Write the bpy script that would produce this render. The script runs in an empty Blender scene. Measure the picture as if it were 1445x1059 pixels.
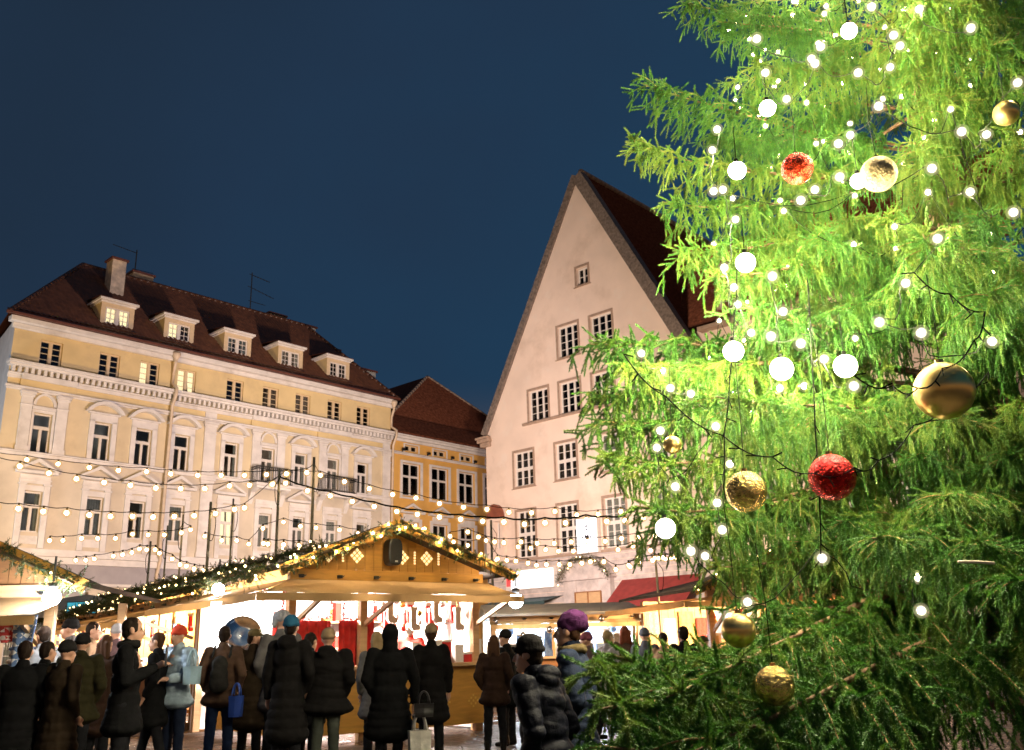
import bpy, bmesh, math, random
import numpy as np
from mathutils import Vector, Matrix, noise as mnoise

random.seed(7)
PI = math.pi
SC = bpy.context.scene
COL = SC.collection
rad = math.radians

# ------------------------------------------------------------------ camera
H = 1.5
GZ = .45          # level of the paving while building; the whole place is brought to real size at the end
F = 1285.0
RC = Matrix(((0.9996246284711116, 0.027397119446985998, 0.0),
             (0.007872338894621949, -0.2872339866956659, -0.9578280968771182),
             (-0.026241730779821688, 0.9574685554799812, -0.2873418466439543)))


def at(x, y, Y):
    """the point of the place seen at photo position (x, y), Y metres ahead"""
    d = RC @ Vector(((x - 722.5) / F, -(y - 529.5) / F, -1))
    return Vector((0, 0, H)) + d * (Y / d.y)


cam = bpy.data.cameras.new('camera')
cam.sensor_width = 36
cam.lens = F / 1445 * 36
cam.clip_end = 1000
cam.clip_start = 0.1
co = bpy.data.objects.new('camera', cam)
COL.objects.link(co)
cam.dof.use_dof = True
cam.dof.focus_distance = 5.6
cam.dof.aperture_fstop = 7.0
cam.dof.aperture_blades = 9
co.matrix_world = Matrix.Translation((0, 0, H)) @ RC.to_4x4()
SC.camera = co


# ------------------------------------------------------------------ materials
def srgb(r, g, b):
    f = lambda c: (c / 255 / 12.92) if c / 255 <= .04045 else ((c / 255 + .055) / 1.055) ** 2.4
    return (f(r), f(g), f(b))


MATS = {}


def mat(name, col, rough=.6, var=.15, scale=3., bump=0., bscale=40., metal=0., emit=0., ecol=None, spec=.5,
        sample=True, trans=0.):
    if name in MATS:
        return MATS[name]
    m = bpy.data.materials.new(name)
    m.use_nodes = True
    nt = m.node_tree
    n, l = nt.nodes, nt.links
    b = n['Principled BSDF']
    b.inputs['Roughness'].default_value = rough
    b.inputs['Metallic'].default_value = metal
    b.inputs['Specular IOR Level'].default_value = spec
    tc = n.new('ShaderNodeTexCoord')
    if var > 0:
        nz = n.new('ShaderNodeTexNoise')
        nz.inputs['Scale'].default_value = scale
        nz.inputs['Detail'].default_value = 6
        l.new(tc.outputs['Object'], nz.inputs['Vector'])
        mx = n.new('ShaderNodeMix')
        mx.data_type = 'RGBA'
        mr = n.new('ShaderNodeMapRange')
        mr.inputs[1].default_value = .3
        mr.inputs[2].default_value = .7
        l.new(nz.outputs['Fac'], mr.inputs[0])
        l.new(mr.outputs[0], mx.inputs[0])
        mx.inputs[6].default_value = (*[c * (1 - var) for c in col], 1)
        mx.inputs[7].default_value = (*[min(1, c * (1 + var)) for c in col], 1)
        l.new(mx.outputs[2], b.inputs['Base Color'])
    else:
        b.inputs['Base Color'].default_value = (*col, 1)
    if bump > 0:
        nb = n.new('ShaderNodeTexNoise')
        nb.inputs['Scale'].default_value = bscale
        nb.inputs['Detail'].default_value = 4
        l.new(tc.outputs['Object'], nb.inputs['Vector'])
        bp = n.new('ShaderNodeBump')
        bp.inputs['Strength'].default_value = bump
        bp.inputs['Distance'].default_value = .02
        l.new(nb.outputs['Fac'], bp.inputs['Height'])
        l.new(bp.outputs[0], b.inputs['Normal'])
    if emit:
        b.inputs['Emission Color'].default_value = (*(ecol or col), 1)
        b.inputs['Emission Strength'].default_value = emit
    if trans:
        b.inputs['Transmission Weight'].default_value = trans
    if not sample:
        m.cycles.emission_sampling = 'NONE'
    MATS[name] = m
    return m


def mix_stain(m, col, scale, lo, hi, amount):
    """a second, blotchy tone over a material (weathering with a shape of its own)"""
    nt = m.node_tree
    n, l = nt.nodes, nt.links
    b = n['Principled BSDF']
    src = b.inputs['Base Color'].links[0].from_socket
    tc = n.new('ShaderNodeTexCoord')
    nz = n.new('ShaderNodeTexNoise')
    nz.inputs['Scale'].default_value = scale
    nz.inputs['Detail'].default_value = 8
    nz.inputs['Roughness'].default_value = .65
    l.new(tc.outputs['Object'], nz.inputs['Vector'])
    mr = n.new('ShaderNodeMapRange')
    mr.inputs[1].default_value = lo
    mr.inputs[2].default_value = hi
    mr.inputs[4].default_value = amount
    l.new(nz.outputs['Fac'], mr.inputs[0])
    mx = n.new('ShaderNodeMix')
    mx.data_type = 'RGBA'
    l.new(mr.outputs[0], mx.inputs[0])
    l.new(src, mx.inputs[6])
    mx.inputs[7].default_value = (*col, 1)
    l.new(mx.outputs[2], b.inputs['Base Color'])
    return m


def wood_mat(name, col, rough=.55, scale=(2, 14, 14), var=.35):
    m = mat(name, col, rough, 0)
    nt = m.node_tree
    n, l = nt.nodes, nt.links
    b = n['Principled BSDF']
    tc = n.new('ShaderNodeTexCoord')
    mp = n.new('ShaderNodeMapping')
    mp.inputs['Scale'].default_value = scale
    nz = n.new('ShaderNodeTexNoise')
    nz.inputs['Scale'].default_value = 2
    nz.inputs['Detail'].default_value = 8
    nz.inputs['Distortion'].default_value = .6
    l.new(tc.outputs['Object'], mp.inputs['Vector'])
    l.new(mp.outputs[0], nz.inputs['Vector'])
    mx = n.new('ShaderNodeMix')
    mx.data_type = 'RGBA'
    l.new(nz.outputs['Fac'], mx.inputs[0])
    mx.inputs[6].default_value = (*[c * (1 - var) for c in col], 1)
    mx.inputs[7].default_value = (*[min(1, c * (1 + var)) for c in col], 1)
    l.new(mx.outputs[2], b.inputs['Base Color'])
    bp = n.new('ShaderNodeBump')
    bp.inputs['Strength'].default_value = .25
    bp.inputs['Distance'].default_value = .01
    l.new(nz.outputs['Fac'], bp.inputs['Height'])
    l.new(bp.outputs[0], b.inputs['Normal'])
    return m


# ------------------------------------------------------------------ mesh building
class MB:
    def __init__(s):
        s.v, s.f, s.m = [], [], []
        s.T = None

    def add(s, vs, fs, mi=0):
        o = len(s.v)
        if s.T is not None:
            vs = [s.T @ Vector(v) for v in vs]
        s.v += [tuple(v) for v in vs]
        s.f += [tuple(i + o for i in f) for f in fs]
        s.m += [mi] * len(fs)
        return s

    def box(s, x0, x1, y0, y1, z0, z1, mi=0):
        vs = [(x0, y0, z0), (x1, y0, z0), (x1, y1, z0), (x0, y1, z0), (x0, y0, z1), (x1, y0, z1), (x1, y1, z1), (x0, y1, z1)]
        return s.add(vs, [(3, 2, 1, 0), (4, 5, 6, 7), (0, 1, 5, 4), (1, 2, 6, 5), (2, 3, 7, 6), (3, 0, 4, 7)], mi)

    def prism(s, pts, y0, y1, mi=0):
        """polygon in x,z swept from y0 to y1"""
        n = len(pts)
        vs = [(x, y0, z) for x, z in pts] + [(x, y1, z) for x, z in pts]
        fs = [tuple(range(n)), tuple(range(2 * n - 1, n - 1, -1))]
        fs += [(i, (i + n), (i + 1) % n + n, (i + 1) % n) for i in range(n)]
        return s.add(vs, fs, mi)

    def bar(s, p, q, w, h, mi=0, up=(0, 0, 1)):
        """rectangular bar from p to q, w wide and h deep"""
        p, q = Vector(p), Vector(q)
        d = (q - p).normalized()
        u = Vector(up)
        if abs(d.dot(u)) > .98:
            u = Vector((0, 1, 0))
        a = d.cross(u).normalized() * w / 2
        b = a.cross(d).normalized() * h / 2
        vs = [p - a - b, p + a - b, p + a + b, p - a + b, q - a - b, q + a - b, q + a + b, q - a + b]
        return s.add(vs, [(3, 2, 1, 0), (4, 5, 6, 7), (0, 1, 5, 4), (1, 2, 6, 5), (2, 3, 7, 6), (3, 0, 4, 7)], mi)

    def tube(s, pts, r, n=6, mi=0, cap=True):
        pts = [Vector(p) for p in pts]
        rs = r if isinstance(r, (list, tuple)) else [r] * len(pts)
        vs, fs = [], []
        a = None
        for i, p in enumerate(pts):
            t = (pts[min(i + 1, len(pts) - 1)] - pts[max(i - 1, 0)]).normalized()
            if a is None:
                a = t.orthogonal().normalized()
            a = (a - t * a.dot(t)).normalized()
            b = t.cross(a)
            for k in range(n):
                w = 2 * PI * k / n
                vs.append(p + (a * math.cos(w) + b * math.sin(w)) * rs[i])
        for i in range(len(pts) - 1):
            for k in range(n):
                k2 = (k + 1) % n
                fs.append((i * n + k, i * n + k2, (i + 1) * n + k2, (i + 1) * n + k))
        if cap:
            fs.append(tuple(range(n - 1, -1, -1)))
            o = (len(pts) - 1) * n
            fs.append(tuple(range(o, o + n)))
        return s.add(vs, fs, mi)

    def lathe(s, prof, c=(0, 0, 0), n=16, mi=0):
        """profile of (radius, z) turned about the z axis through c"""
        vs, fs = [], []
        for r, z in prof:
            for k in range(n):
                w = 2 * PI * k / n
                vs.append((c[0] + r * math.cos(w), c[1] + r * math.sin(w), c[2] + z))
        for i in range(len(prof) - 1):
            for k in range(n):
                k2 = (k + 1) % n
                fs.append((i * n + k, i * n + k2, (i + 1) * n + k2, (i + 1) * n + k))
        return s.add(vs, fs, mi)

    def ball(s, c, r, n=12, mi=0, sq=(1, 1, 1)):
        rings = max(5, n * 2 // 3)
        prof = [(math.sin(PI * i / rings), -math.cos(PI * i / rings)) for i in range(rings + 1)]
        vs, fs = [], []
        for pr, pz in prof:
            for k in range(n):
                w = 2 * PI * k / n
                vs.append((c[0] + r * sq[0] * max(pr, 1e-4) * math.cos(w), c[1] + r * sq[1] * max(pr, 1e-4) * math.sin(w), c[2] + r * sq[2] * pz))
        for i in range(rings):
            for k in range(n):
                k2 = (k + 1) % n
                fs.append((i * n + k, i * n + k2, (i + 1) * n + k2, (i + 1) * n + k))
        return s.add(vs, fs, mi)

    def mesh(s, name, mats, smooth=False):
        me = bpy.data.meshes.new(name)
        me.from_pydata(s.v, [], s.f)
        for m in (mats if isinstance(mats, (list, tuple)) else [mats]):
            me.materials.append(m)
        me.polygons.foreach_set('material_index', s.m)
        if smooth:
            me.polygons.foreach_set('use_smooth', [True] * len(s.f))
        me.update()
        return me

    def build(s, name, mats, parent=None, smooth=False, loc=None, bevel=0):
        o = link(name, s.mesh(name, mats, smooth), parent, loc)
        if bevel:
            b = o.modifiers.new('bevel', 'BEVEL')
            b.width = bevel
            b.segments = 2
            b.limit_method = 'ANGLE'
        return o


def link(name, me, parent=None, loc=None, rotz=0):
    o = bpy.data.objects.new(name, me)
    COL.objects.link(o)
    if parent is not None:
        o.parent = parent
    if loc is not None:
        o.location = loc
    if rotz:
        o.rotation_euler = (0, 0, rotz)
    return o


def tag(o, label=None, cat=None, group=None, kind=None):
    if label:
        o['label'] = label
    if cat:
        o['category'] = cat
    if group:
        o['group'] = group
    if kind:
        o['kind'] = kind
    return o


def thing(name, label, cat, loc=(0, 0, 0), rotz=0, group=None):
    o = bpy.data.objects.new(name, None)
    o.empty_display_size = .2
    COL.objects.link(o)
    o.location = loc
    o.rotation_euler = (0, 0, rotz)
    return tag(o, label, cat, group)


# ------------------------------------------------------------------ palette
white_paint = mat('white_stucco', (.74, .69, .65), .7, .1, 2, .2, 60)
mix_stain(white_paint, (.40, .34, .29), .8, .52, .76, .6)
beige_wall = mat('pale_beige_plaster', (.64, .55, .43), .8, .12, .9, .3, 50)
mix_stain(beige_wall, (.40, .33, .26), .55, .5, .78, .6)
cream_wall = mat('pale_cream_plaster', (.69, .565, .37), .8, .10, .9, .3, 50)
mix_stain(cream_wall, (.42, .31, .20), .55, .52, .78, .6)
yellow_wall = mat('cream_yellow_plaster', (.70, .54, .28), .8, .10, .9, .3, 50)
mix_stain(yellow_wall, (.42, .31, .20), .55, .52, .78, .6)
ochre_wall = mat('ochre_plaster', (.72, .40, .10), .8, .08, 1.5, .25, 50)
mix_stain(ochre_wall, (.5, .26, .08), .7, .55, .8, .45)
pink_wall = mat('pink_plaster', (.80, .63, .515), .8, .08, .6, .35, 35)
mix_stain(pink_wall, (.46, .32, .22), .32, .52, .74, .6)
mix_stain(pink_wall, (.80, .68, .58), 1.1, .55, .66, .5)
mix_stain(pink_wall, (.36, .26, .17), .75, .66, .76, .6)
grey_wall = mat('grey_ground_floor', (.36, .33, .34), .8, .12, 1.5, .2, 50)
sand_trim = mat('brownish_stone_surround', (.36, .25, .18), .75, .2, 5, .2, 60)
pale_stone = mat('pale_washed_stone', (.47, .40, .37), .8, .28, 3, .4, 40)
mix_stain(pale_stone, (.62, .55, .52), 1.1, .45, .65, .6)
coping_stone = mat('grey_coping', (.17, .13, .105), .8, .4, 9, .6, 25)
roof_tile = mat('red_brown_pantile', (.092, .036, .017), .40, .35, 3, .15, 50)
roof_dark = mat('dark_shingle_tile', (.13, .045, .025), .8, .4, 6, .5, 30, spec=.03)
roof_metal = mat('brown_sheet_metal', (.13, .045, .03), .4, .2, 4)
frame_white = mat('white_window_paint', (.72, .66, .60), .5, .05, 8)
frame_cream = mat('cream_window_paint', (.68, .52, .33), .55, .06, 8)
iron = mat('black_iron', (.02, .02, .02), .45, .2, 20)
pipe_mat = mat('cream_downpipe', (.62, .48, .34), .5, .15, 4)
chim_mat = mat('rendered_chimney', (.62, .50, .38), .85, .3, 4, .4, 30)
chim_white = mat('whitewashed_chimney', (.6, .6, .62), .85, .15, 3, .3, 30)
curtain_mat = mat('net_curtain', (.35, .32, .28), .9, .2, 6)
curtain_gold = mat('ochre_curtain', (.34, .22, .10), .9, .25, 6)
curtain_lit = mat('lit_curtain', (.9, .78, .6), .9, .12, 5, emit=1.6, ecol=(1, .74, .42))
room_dark = mat('dark_room', (.015, .014, .013), .9, .3, 2)
dark_green_awning = mat('dark_teal_canvas', (.03, .06, .06), .8, .2, 5)
red_canvas = mat('dark_red_canvas', (.27, .035, .03), .8, .2, 3, .15, 80)
tan_canvas = mat('tan_canvas', (.36, .215, .09), .85, .2, 3, .25, 70)
_nt = tan_canvas.node_tree
_tr2 = _nt.nodes.new('ShaderNodeBsdfTranslucent')
_tr2.inputs[0].default_value = (.45, .26, .09, 1)
_m2 = _nt.nodes.new('ShaderNodeMixShader')
_m2.inputs[0].default_value = .10
_nt.links.new(_nt.nodes['Principled BSDF'].outputs[0], _m2.inputs[1])
_nt.links.new(_tr2.outputs[0], _m2.inputs[2])
_nt.links.new(_m2.outputs[0], _nt.nodes['Material Output'].inputs[0])
beige_canvas = mat('beige_canvas', (.55, .47, .38), .85, .12, 3)
orange_wood = wood_mat('orange_stained_wood', (.54, .26, .042))
pale_wood = wood_mat('pale_timber', (.52, .33, .17))
brown_wood = wood_mat('brown_timber', (.28, .13, .05))
black_plastic = mat('black_plastic', (.012, .012, .013), .35, .2, 30)
cable_mat = mat('dark_cable', (.006, .007, .005), .9, .3, 30, spec=.05)
bulb_mat = mat('warm_bulb', (1, .85, .6), .3, 0, emit=60, ecol=(1, .70, .36))
bulb_blaze = mat('dazzling_tree_bulb', (1, .9, .75), .3, 0, emit=16000, ecol=(1, .88, .62))
bulb_mid = mat('middling_tree_bulb', (1, .9, .75), .3, 0, emit=1600, ecol=(1, .86, .56))
bulb_low = mat('soft_tree_bulb', (1, .9, .75), .3, 0, emit=230, ecol=(1, .80, .52))
bulb_tree = mat('bright_tree_bulb', (1, .9, .75), .3, 0, emit=6500, ecol=(1, .87, .60))
bulb_small = mat('tiny_fairy_bulb', (1, .85, .6), .3, 0, emit=12, ecol=(1, .70, .30), sample=False)
globe_mat = mat('white_glowing_globe', (1, .95, .88), .3, 0, emit=18, ecol=(1, .90, .74))
tube_mat = mat('lit_fluorescent_tube', (1, 1, 1), .3, 0, emit=25, ecol=(1, .95, .9))
panel_glow = mat('self_glowing_white', (1, .97, .93), .5, .04, 3, emit=4.5, ecol=(1, .93, .86))  # emission stands in for stall light on white panels and a sheet
sign_blue = mat('cold_lit_sign', (.9, .95, 1), .5, 0, emit=1.05, ecol=(.80, .90, 1))
crest_grey = mat('crest_grey', (.05, .05, .07), .6, .1, 8)
cut_lit = mat('lit_cutout', (1, .8, .45), .5, 0, emit=1.3, ecol=(1, .76, .36), sample=False)
cut_dim = mat('dim_cutout', (.7, .42, .08), .5, .1, 8)



def halo_mat(name, col, strength, alpha):
    """see-through shell imitating the glare round a bulb: glows softly and lets the bright core show"""
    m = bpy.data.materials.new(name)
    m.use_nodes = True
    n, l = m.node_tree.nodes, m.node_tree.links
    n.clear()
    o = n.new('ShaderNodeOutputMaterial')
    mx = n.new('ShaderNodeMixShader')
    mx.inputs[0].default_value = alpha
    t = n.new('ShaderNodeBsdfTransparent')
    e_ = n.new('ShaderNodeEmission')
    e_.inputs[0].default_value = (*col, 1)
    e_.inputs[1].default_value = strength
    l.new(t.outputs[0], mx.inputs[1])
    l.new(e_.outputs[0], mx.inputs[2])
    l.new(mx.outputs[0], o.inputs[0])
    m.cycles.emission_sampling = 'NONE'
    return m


bulb_halo = (halo_mat('bulb_glare_halo', (1, .66, .28), 1.25, .42), halo_mat('bulb_glare_outer_halo', (1, .56, .18), 1.0, .16))  # two added shells per bulb imitate its glare, fading outwards
bulb_halo_tree = (halo_mat('tree_bulb_glare_halo', (1, .93, .72), 1.25, .40), halo_mat('tree_bulb_glare_outer_halo', (1, .86, .50), 1.0, .10))
glass = bpy.data.materials.new('window_glass')
glass.use_nodes = True
_n, _l = glass.node_tree.nodes, glass.node_tree.links
_n.clear()
_o = _n.new('ShaderNodeOutputMaterial')
_mx = _n.new('ShaderNodeMixShader')
_tr = _n.new('ShaderNodeBsdfTransparent')
_tr.inputs[0].default_value = (.8, .85, .85, 1)
_gl = _n.new('ShaderNodeBsdfGlossy')
_gl.inputs['Roughness'].default_value = .04
_fr = _n.new('ShaderNodeFresnel')
_fr.inputs[0].default_value = 1.6
_l.new(_fr.outputs[0], _mx.inputs[0])
_l.new(_tr.outputs[0], _mx.inputs[1])
_l.new(_gl.outputs[0], _mx.inputs[2])
_l.new(_mx.outputs[0], _o.inputs[0])

# ------------------------------------------------------------------ sky
w = bpy.data.worlds.new('World')
SC.world = w
w.use_nodes = True
n, l = w.node_tree.nodes, w.node_tree.links
bg = n['Background']
tc = n.new('ShaderNodeTexCoord')
sep = n.new('ShaderNodeSeparateXYZ')
l.new(tc.outputs['Generated'], sep.inputs[0])
ma = n.new('ShaderNodeMath')
ma.operation = 'MULTIPLY_ADD'
l.new(sep.outputs['X'], ma.inputs[0])
ma.inputs[1].default_value = .55
l.new(sep.outputs['Z'], ma.inputs[2])
ma2 = n.new('ShaderNodeMath')
ma2.operation = 'MULTIPLY_ADD'
l.new(sep.outputs['Z'], ma2.inputs[0])
ma2.inputs[1].default_value = -1.55
l.new(ma.outputs[0], ma2.inputs[2])
nz = n.new('ShaderNodeTexNoise')
nz.inputs['Scale'].default_value = 2.1
nz.inputs['Detail'].default_value = 5
nz.inputs['Roughness'].default_value = .55
l.new(tc.outputs['Generated'], nz.inputs['Vector'])
ma3 = n.new('ShaderNodeMath')
ma3.operation = 'MULTIPLY_ADD'
l.new(nz.outputs['Fac'], ma3.inputs[0])
ma3.inputs[1].default_value = .42
l.new(ma2.outputs[0], ma3.inputs[2])
cr = n.new('ShaderNodeValToRGB')
e = cr.color_ramp.elements
e[0].position = 0
e[0].color = (*srgb(29, 40, 53), 1)
e[1].position = 1
e[1].color = (*srgb(28, 67, 96), 1)
e2 = cr.color_ramp.elements.new(.5)
e2.color = (*srgb(33, 53, 76), 1)
mr = n.new('ShaderNodeMapRange')
mr.inputs[1].default_value = -.56
mr.inputs[2].default_value = .34
l.new(ma3.outputs[0], mr.inputs[0])
l.new(mr.outputs[0], cr.inputs[0])
# warm glow of the town low over the horizon
gm = n.new('ShaderNodeMapRange')
gm.inputs[1].default_value = .29
gm.inputs[2].default_value = .0
gm.interpolation_type = 'SMOOTHSTEP'
l.new(sep.outputs['Z'], gm.inputs[0])
gx = n.new('ShaderNodeMix')
gx.data_type = 'RGBA'
l.new(gm.outputs[0], gx.inputs[0])
l.new(cr.outputs[0], gx.inputs[6])
gx.inputs[7].default_value = (.30, .18, .09, 1)
l.new(gx.outputs[2], bg.inputs['Color'])
bg.inputs['Strength'].default_value = 1.0

SC.view_settings.view_transform = 'Standard'
SC.view_settings.look = 'None'
SC.view_settings.exposure = 0
SC.view_settings.gamma = 1
SC.cycles.use_denoising = True
SC.cycles.use_adaptive_sampling = True
SC.cycles.adaptive_threshold = .008
SC.cycles.max_bounces = 5
SC.cycles.diffuse_bounces = 2
SC.cycles.glossy_bounces = 3
SC.cycles.transmission_bounces = 3
SC.cycles.transparent_max_bounces = 14
SC.cycles.sample_clamp_indirect = 3
SC.cycles.sample_clamp_direct = 60
SC.cycles.caustics_reflective = False
SC.cycles.caustics_refractive = False


def spot(name, loc, target, power, col, angle=120, size=.4, blend=.6):
    d = bpy.data.lights.new(name, 'SPOT')
    d.energy = power
    d.color = col
    d.spot_size = rad(angle)
    d.spot_blend = blend
    d.shadow_soft_size = size
    o = bpy.data.objects.new(name, d)
    COL.objects.link(o)
    o.location = loc
    o.rotation_euler = (Vector(target) - Vector(loc)).to_track_quat('-Z', 'Y').to_euler()
    return o


def lamp(name, loc, power, col, size=.15):
    d = bpy.data.lights.new(name, 'POINT')
    d.energy = power
    d.color = col
    d.shadow_soft_size = size
    o = bpy.data.objects.new(name, d)
    COL.objects.link(o)
    o.location = loc
    return o


# ================================================================== GROUND
def make_ground():
    m = bpy.data.materials.new('wet_cobblestones')
    m.use_nodes = True
    n, l = m.node_tree.nodes, m.node_tree.links
    b = n['Principled BSDF']
    tc = n.new('ShaderNodeTexCoord')
    vo = n.new('ShaderNodeTexVoronoi')
    vo.feature = 'DISTANCE_TO_EDGE'
    vo.inputs['Scale'].default_value = 7
    l.new(tc.outputs['Object'], vo.inputs['Vector'])
    vc = n.new('ShaderNodeTexVoronoi')
    vc.inputs['Scale'].default_value = 7
    l.new(tc.outputs['Object'], vc.inputs['Vector'])
    cr = n.new('ShaderNodeValToRGB')
    cr.color_ramp.elements[0].color = (.035, .03, .028, 1)
    cr.color_ramp.elements[1].color = (.11, .095, .085, 1)
    l.new(vc.outputs['Color'], cr.inputs[0])
    l.new(cr.outputs[0], b.inputs['Base Color'])
    nz = n.new('ShaderNodeTexNoise')
    nz.inputs['Scale'].default_value = .9
    l.new(tc.outputs['Object'], nz.inputs['Vector'])
    mr = n.new('ShaderNodeMapRange')
    mr.inputs[1].default_value = .35
    mr.inputs[2].default_value = .65
    mr.inputs[3].default_value = .12
    mr.inputs[4].default_value = .45
    l.new(nz.outputs['Fac'], mr.inputs[0])
    l.new(mr.outputs[0], b.inputs['Roughness'])
    m2 = n.new('ShaderNodeMapRange')
    m2.inputs[2].default_value = .12
    l.new(vo.outputs['Distance'], m2.inputs[0])
    bp = n.new('ShaderNodeBump')
    bp.inputs['Strength'].default_value = .7
    bp.inputs['Distance'].default_value = .03
    l.new(m2.outputs[0], bp.inputs['Height'])
    l.new(bp.outputs[0], b.inputs['Normal'])
    g = MB()
    g.add([(-150, -60, GZ), (150, -60, GZ), (150, 240, GZ), (-150, 240, GZ)], [(0, 1, 2, 3)])
    tag(g.build('ground', m), kind='structure')


make_ground()


# ================================================================== WALLS AND WINDOWS
def wall_holes(x0, x1, z0, z1, holes, reveal=.22, y=0., clip=None):
    """wall sheet facing -y with openings and their reveals; clip = [(point, normal)] cuts away what lies beyond"""
    holes = [tuple(round(c, 3) for c in h) for h in holes]
    xs = sorted(set([x0, x1] + [h[0] for h in holes] + [h[1] for h in holes]))
    zs = sorted(set([z0, z1] + [h[2] for h in holes] + [h[3] for h in holes]))
    bm = bmesh.new()
    vt = {}

    def V(x, yy, z):
        k = (round(x, 4), round(yy, 4), round(z, 4))
        if k not in vt:
            vt[k] = bm.verts.new(k)
        return vt[k]
    for i in range(len(xs) - 1):
        for j in range(len(zs) - 1):
            cx, cz = (xs[i] + xs[i + 1]) / 2, (zs[j] + zs[j + 1]) / 2
            if any(h[0] < cx < h[1] and h[2] < cz < h[3] for h in holes):
                continue
            bm.faces.new([V(xs[i], y, zs[j]), V(xs[i + 1], y, zs[j]), V(xs[i + 1], y, zs[j + 1]), V(xs[i], y, zs[j + 1])])
    for a, b, c, d in holes:
        for (p, q) in (((a, c), (b, c)), ((b, c), (b, d)), ((b, d), (a, d)), ((a, d), (a, c))):
            f = [bm.verts.new((p[0], y, p[1])), bm.verts.new((p[0], y + reveal, p[1])), bm.verts.new((q[0], y + reveal, q[1])), bm.verts.new((q[0], y, q[1]))]
            bm.faces.new(f)
    for p, nrm in (clip or []):
        bmesh.ops.bisect_plane(bm, geom=bm.verts[:] + bm.edges[:] + bm.faces[:], plane_co=p, plane_no=nrm, clear_outer=True)
    return bm


def bm_obj(bm, name, mats, parent=None, smooth=False):
    me = bpy.data.meshes.new(name)
    bm.to_mesh(me)
    bm.free()
    for m in (mats if isinstance(mats, (list, tuple)) else [mats]):
        me.materials.append(m)
    if smooth:
        me.polygons.foreach_set('use_smooth', [True] * len(me.polygons))
    return link(name, me, parent)


WIN = {}


def window_meshes(style, wd, ht, fm):
    """frame and pane meshes of a window with its lower middle at the origin, the outside towards -y"""
    key = (style, round(wd, 2), round(ht, 2), fm.name)
    if key in WIN:
        return WIN[key]
    f = MB()
    h = wd / 2
    t = .04
    # outer frame
    f.box(-h, -h + t, -.03, .05, 0, ht).box(h - t, h, -.03, .05, 0, ht)
    f.box(-h + t, h - t, -.03, .05, 0, t).box(-h + t, h - t, -.03, .05, ht - t, ht)

    def grid(x0, x1, z0, z1, nx, nz, r=.026):
        s = .028
        f.box(x0, x0 + s, -.022, .035, z0, z1).box(x1 - s, x1, -.022, .035, z0, z1)
        f.box(x0 + s, x1 - s, -.022, .035, z0, z0 + s).box(x0 + s, x1 - s, -.022, .035, z1 - s, z1)
        for i in range(1, nx):
            x = x0 + (x1 - x0) * i / nx
            f.box(x - r / 2, x + r / 2, -.016, .02, z0 + s, z1 - s)
        for j in range(1, nz):
            z = z0 + (z1 - z0) * j / nz
            f.box(x0 + s, x1 - s, -.013, .017, z - r / 2, z + r / 2)
    if style == 'attic':
        f.box(-.055, .055, -.045, .05, t, ht - t)
        grid(-h + t, -.055, t, ht - t, 1, 4)
        grid(.055, h - t, t, ht - t, 1, 4)
    elif style == 'dormer':
        f.box(-.075, .075, -.04, .05, t, ht - t)
        grid(-h + t, -.075, t, ht - t, 2, 3)
        grid(.075, h - t, t, ht - t, 2, 3)
    elif style == 'tall':
        zt = ht * .64
        f.box(-h + t, h - t, -.05, .05, zt - .04, zt + .05)
        f.box(-.035, .035, -.04, .045, t, zt - .04)
        grid(-h + t, -.035, t, zt - .04, 1, 1)
        grid(.035, h - t, t, zt - .04, 1, 1)
        grid(-h + t, h - t, zt + .05, ht - t, 1, 1)
    elif style == 'tall2':
        zt = ht * .60
        f.box(-h + t, h - t, -.05, .05, zt - .03, zt + .04)
        f.box(-.035, .035, -.04, .045, t, zt - .03)
        grid(-h + t, -.035, t, zt - .03, 1, 1)
        grid(.035, h - t, t, zt - .03, 1, 1)
        grid(-h + t, -.02, zt + .04, ht - t, 1, 1)
        grid(.02, h - t, zt + .04, ht - t, 1, 1)
    elif style == 'small':
        f.box(-.06, .06, -.04, .05, t, ht - t)
        grid(-h + t, -.06, t, ht - t, 1, 1)
        grid(.06, h - t, t, ht - t, 1, 1)
    elif style.startswith('cols'):          # cols3x4 or cols3x2+2
        spec = style[4:].split('x')
        nc = int(spec[0])
        rows = [int(k) for k in spec[1].split('+')]
        zs = [t, ht - t]
        tb = .12
        if len(rows) == 2:
            zm = t + (ht - 2 * t) * rows[0] / sum(rows)
            f.box(-h + t, h - t, -.05, .05, zm - tb / 2, zm + tb / 2)
            segs = [(t, zm - tb / 2, rows[0]), (zm + tb / 2, ht - t, rows[1])]
        else:
            segs = [(t, ht - t, rows[0])]
        cwid = (wd - 2 * t - .05 * (nc - 1)) / nc
        for z0, z1, nr in segs:
            for c in range(nc):
                xa = -h + t + c * (cwid + .05)
                grid(xa, xa + cwid, z0, z1, 1, nr)
                if c:
                    f.box(xa - .05, xa, -.035, .045, z0, z1)
    p = MB()
    p.box(-h + .02, h - .02, .036, .042, .02, ht - .02)
    WIN[key] = (f.mesh('window', fm), p.mesh('pane', glass))
    return WIN[key]


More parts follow.
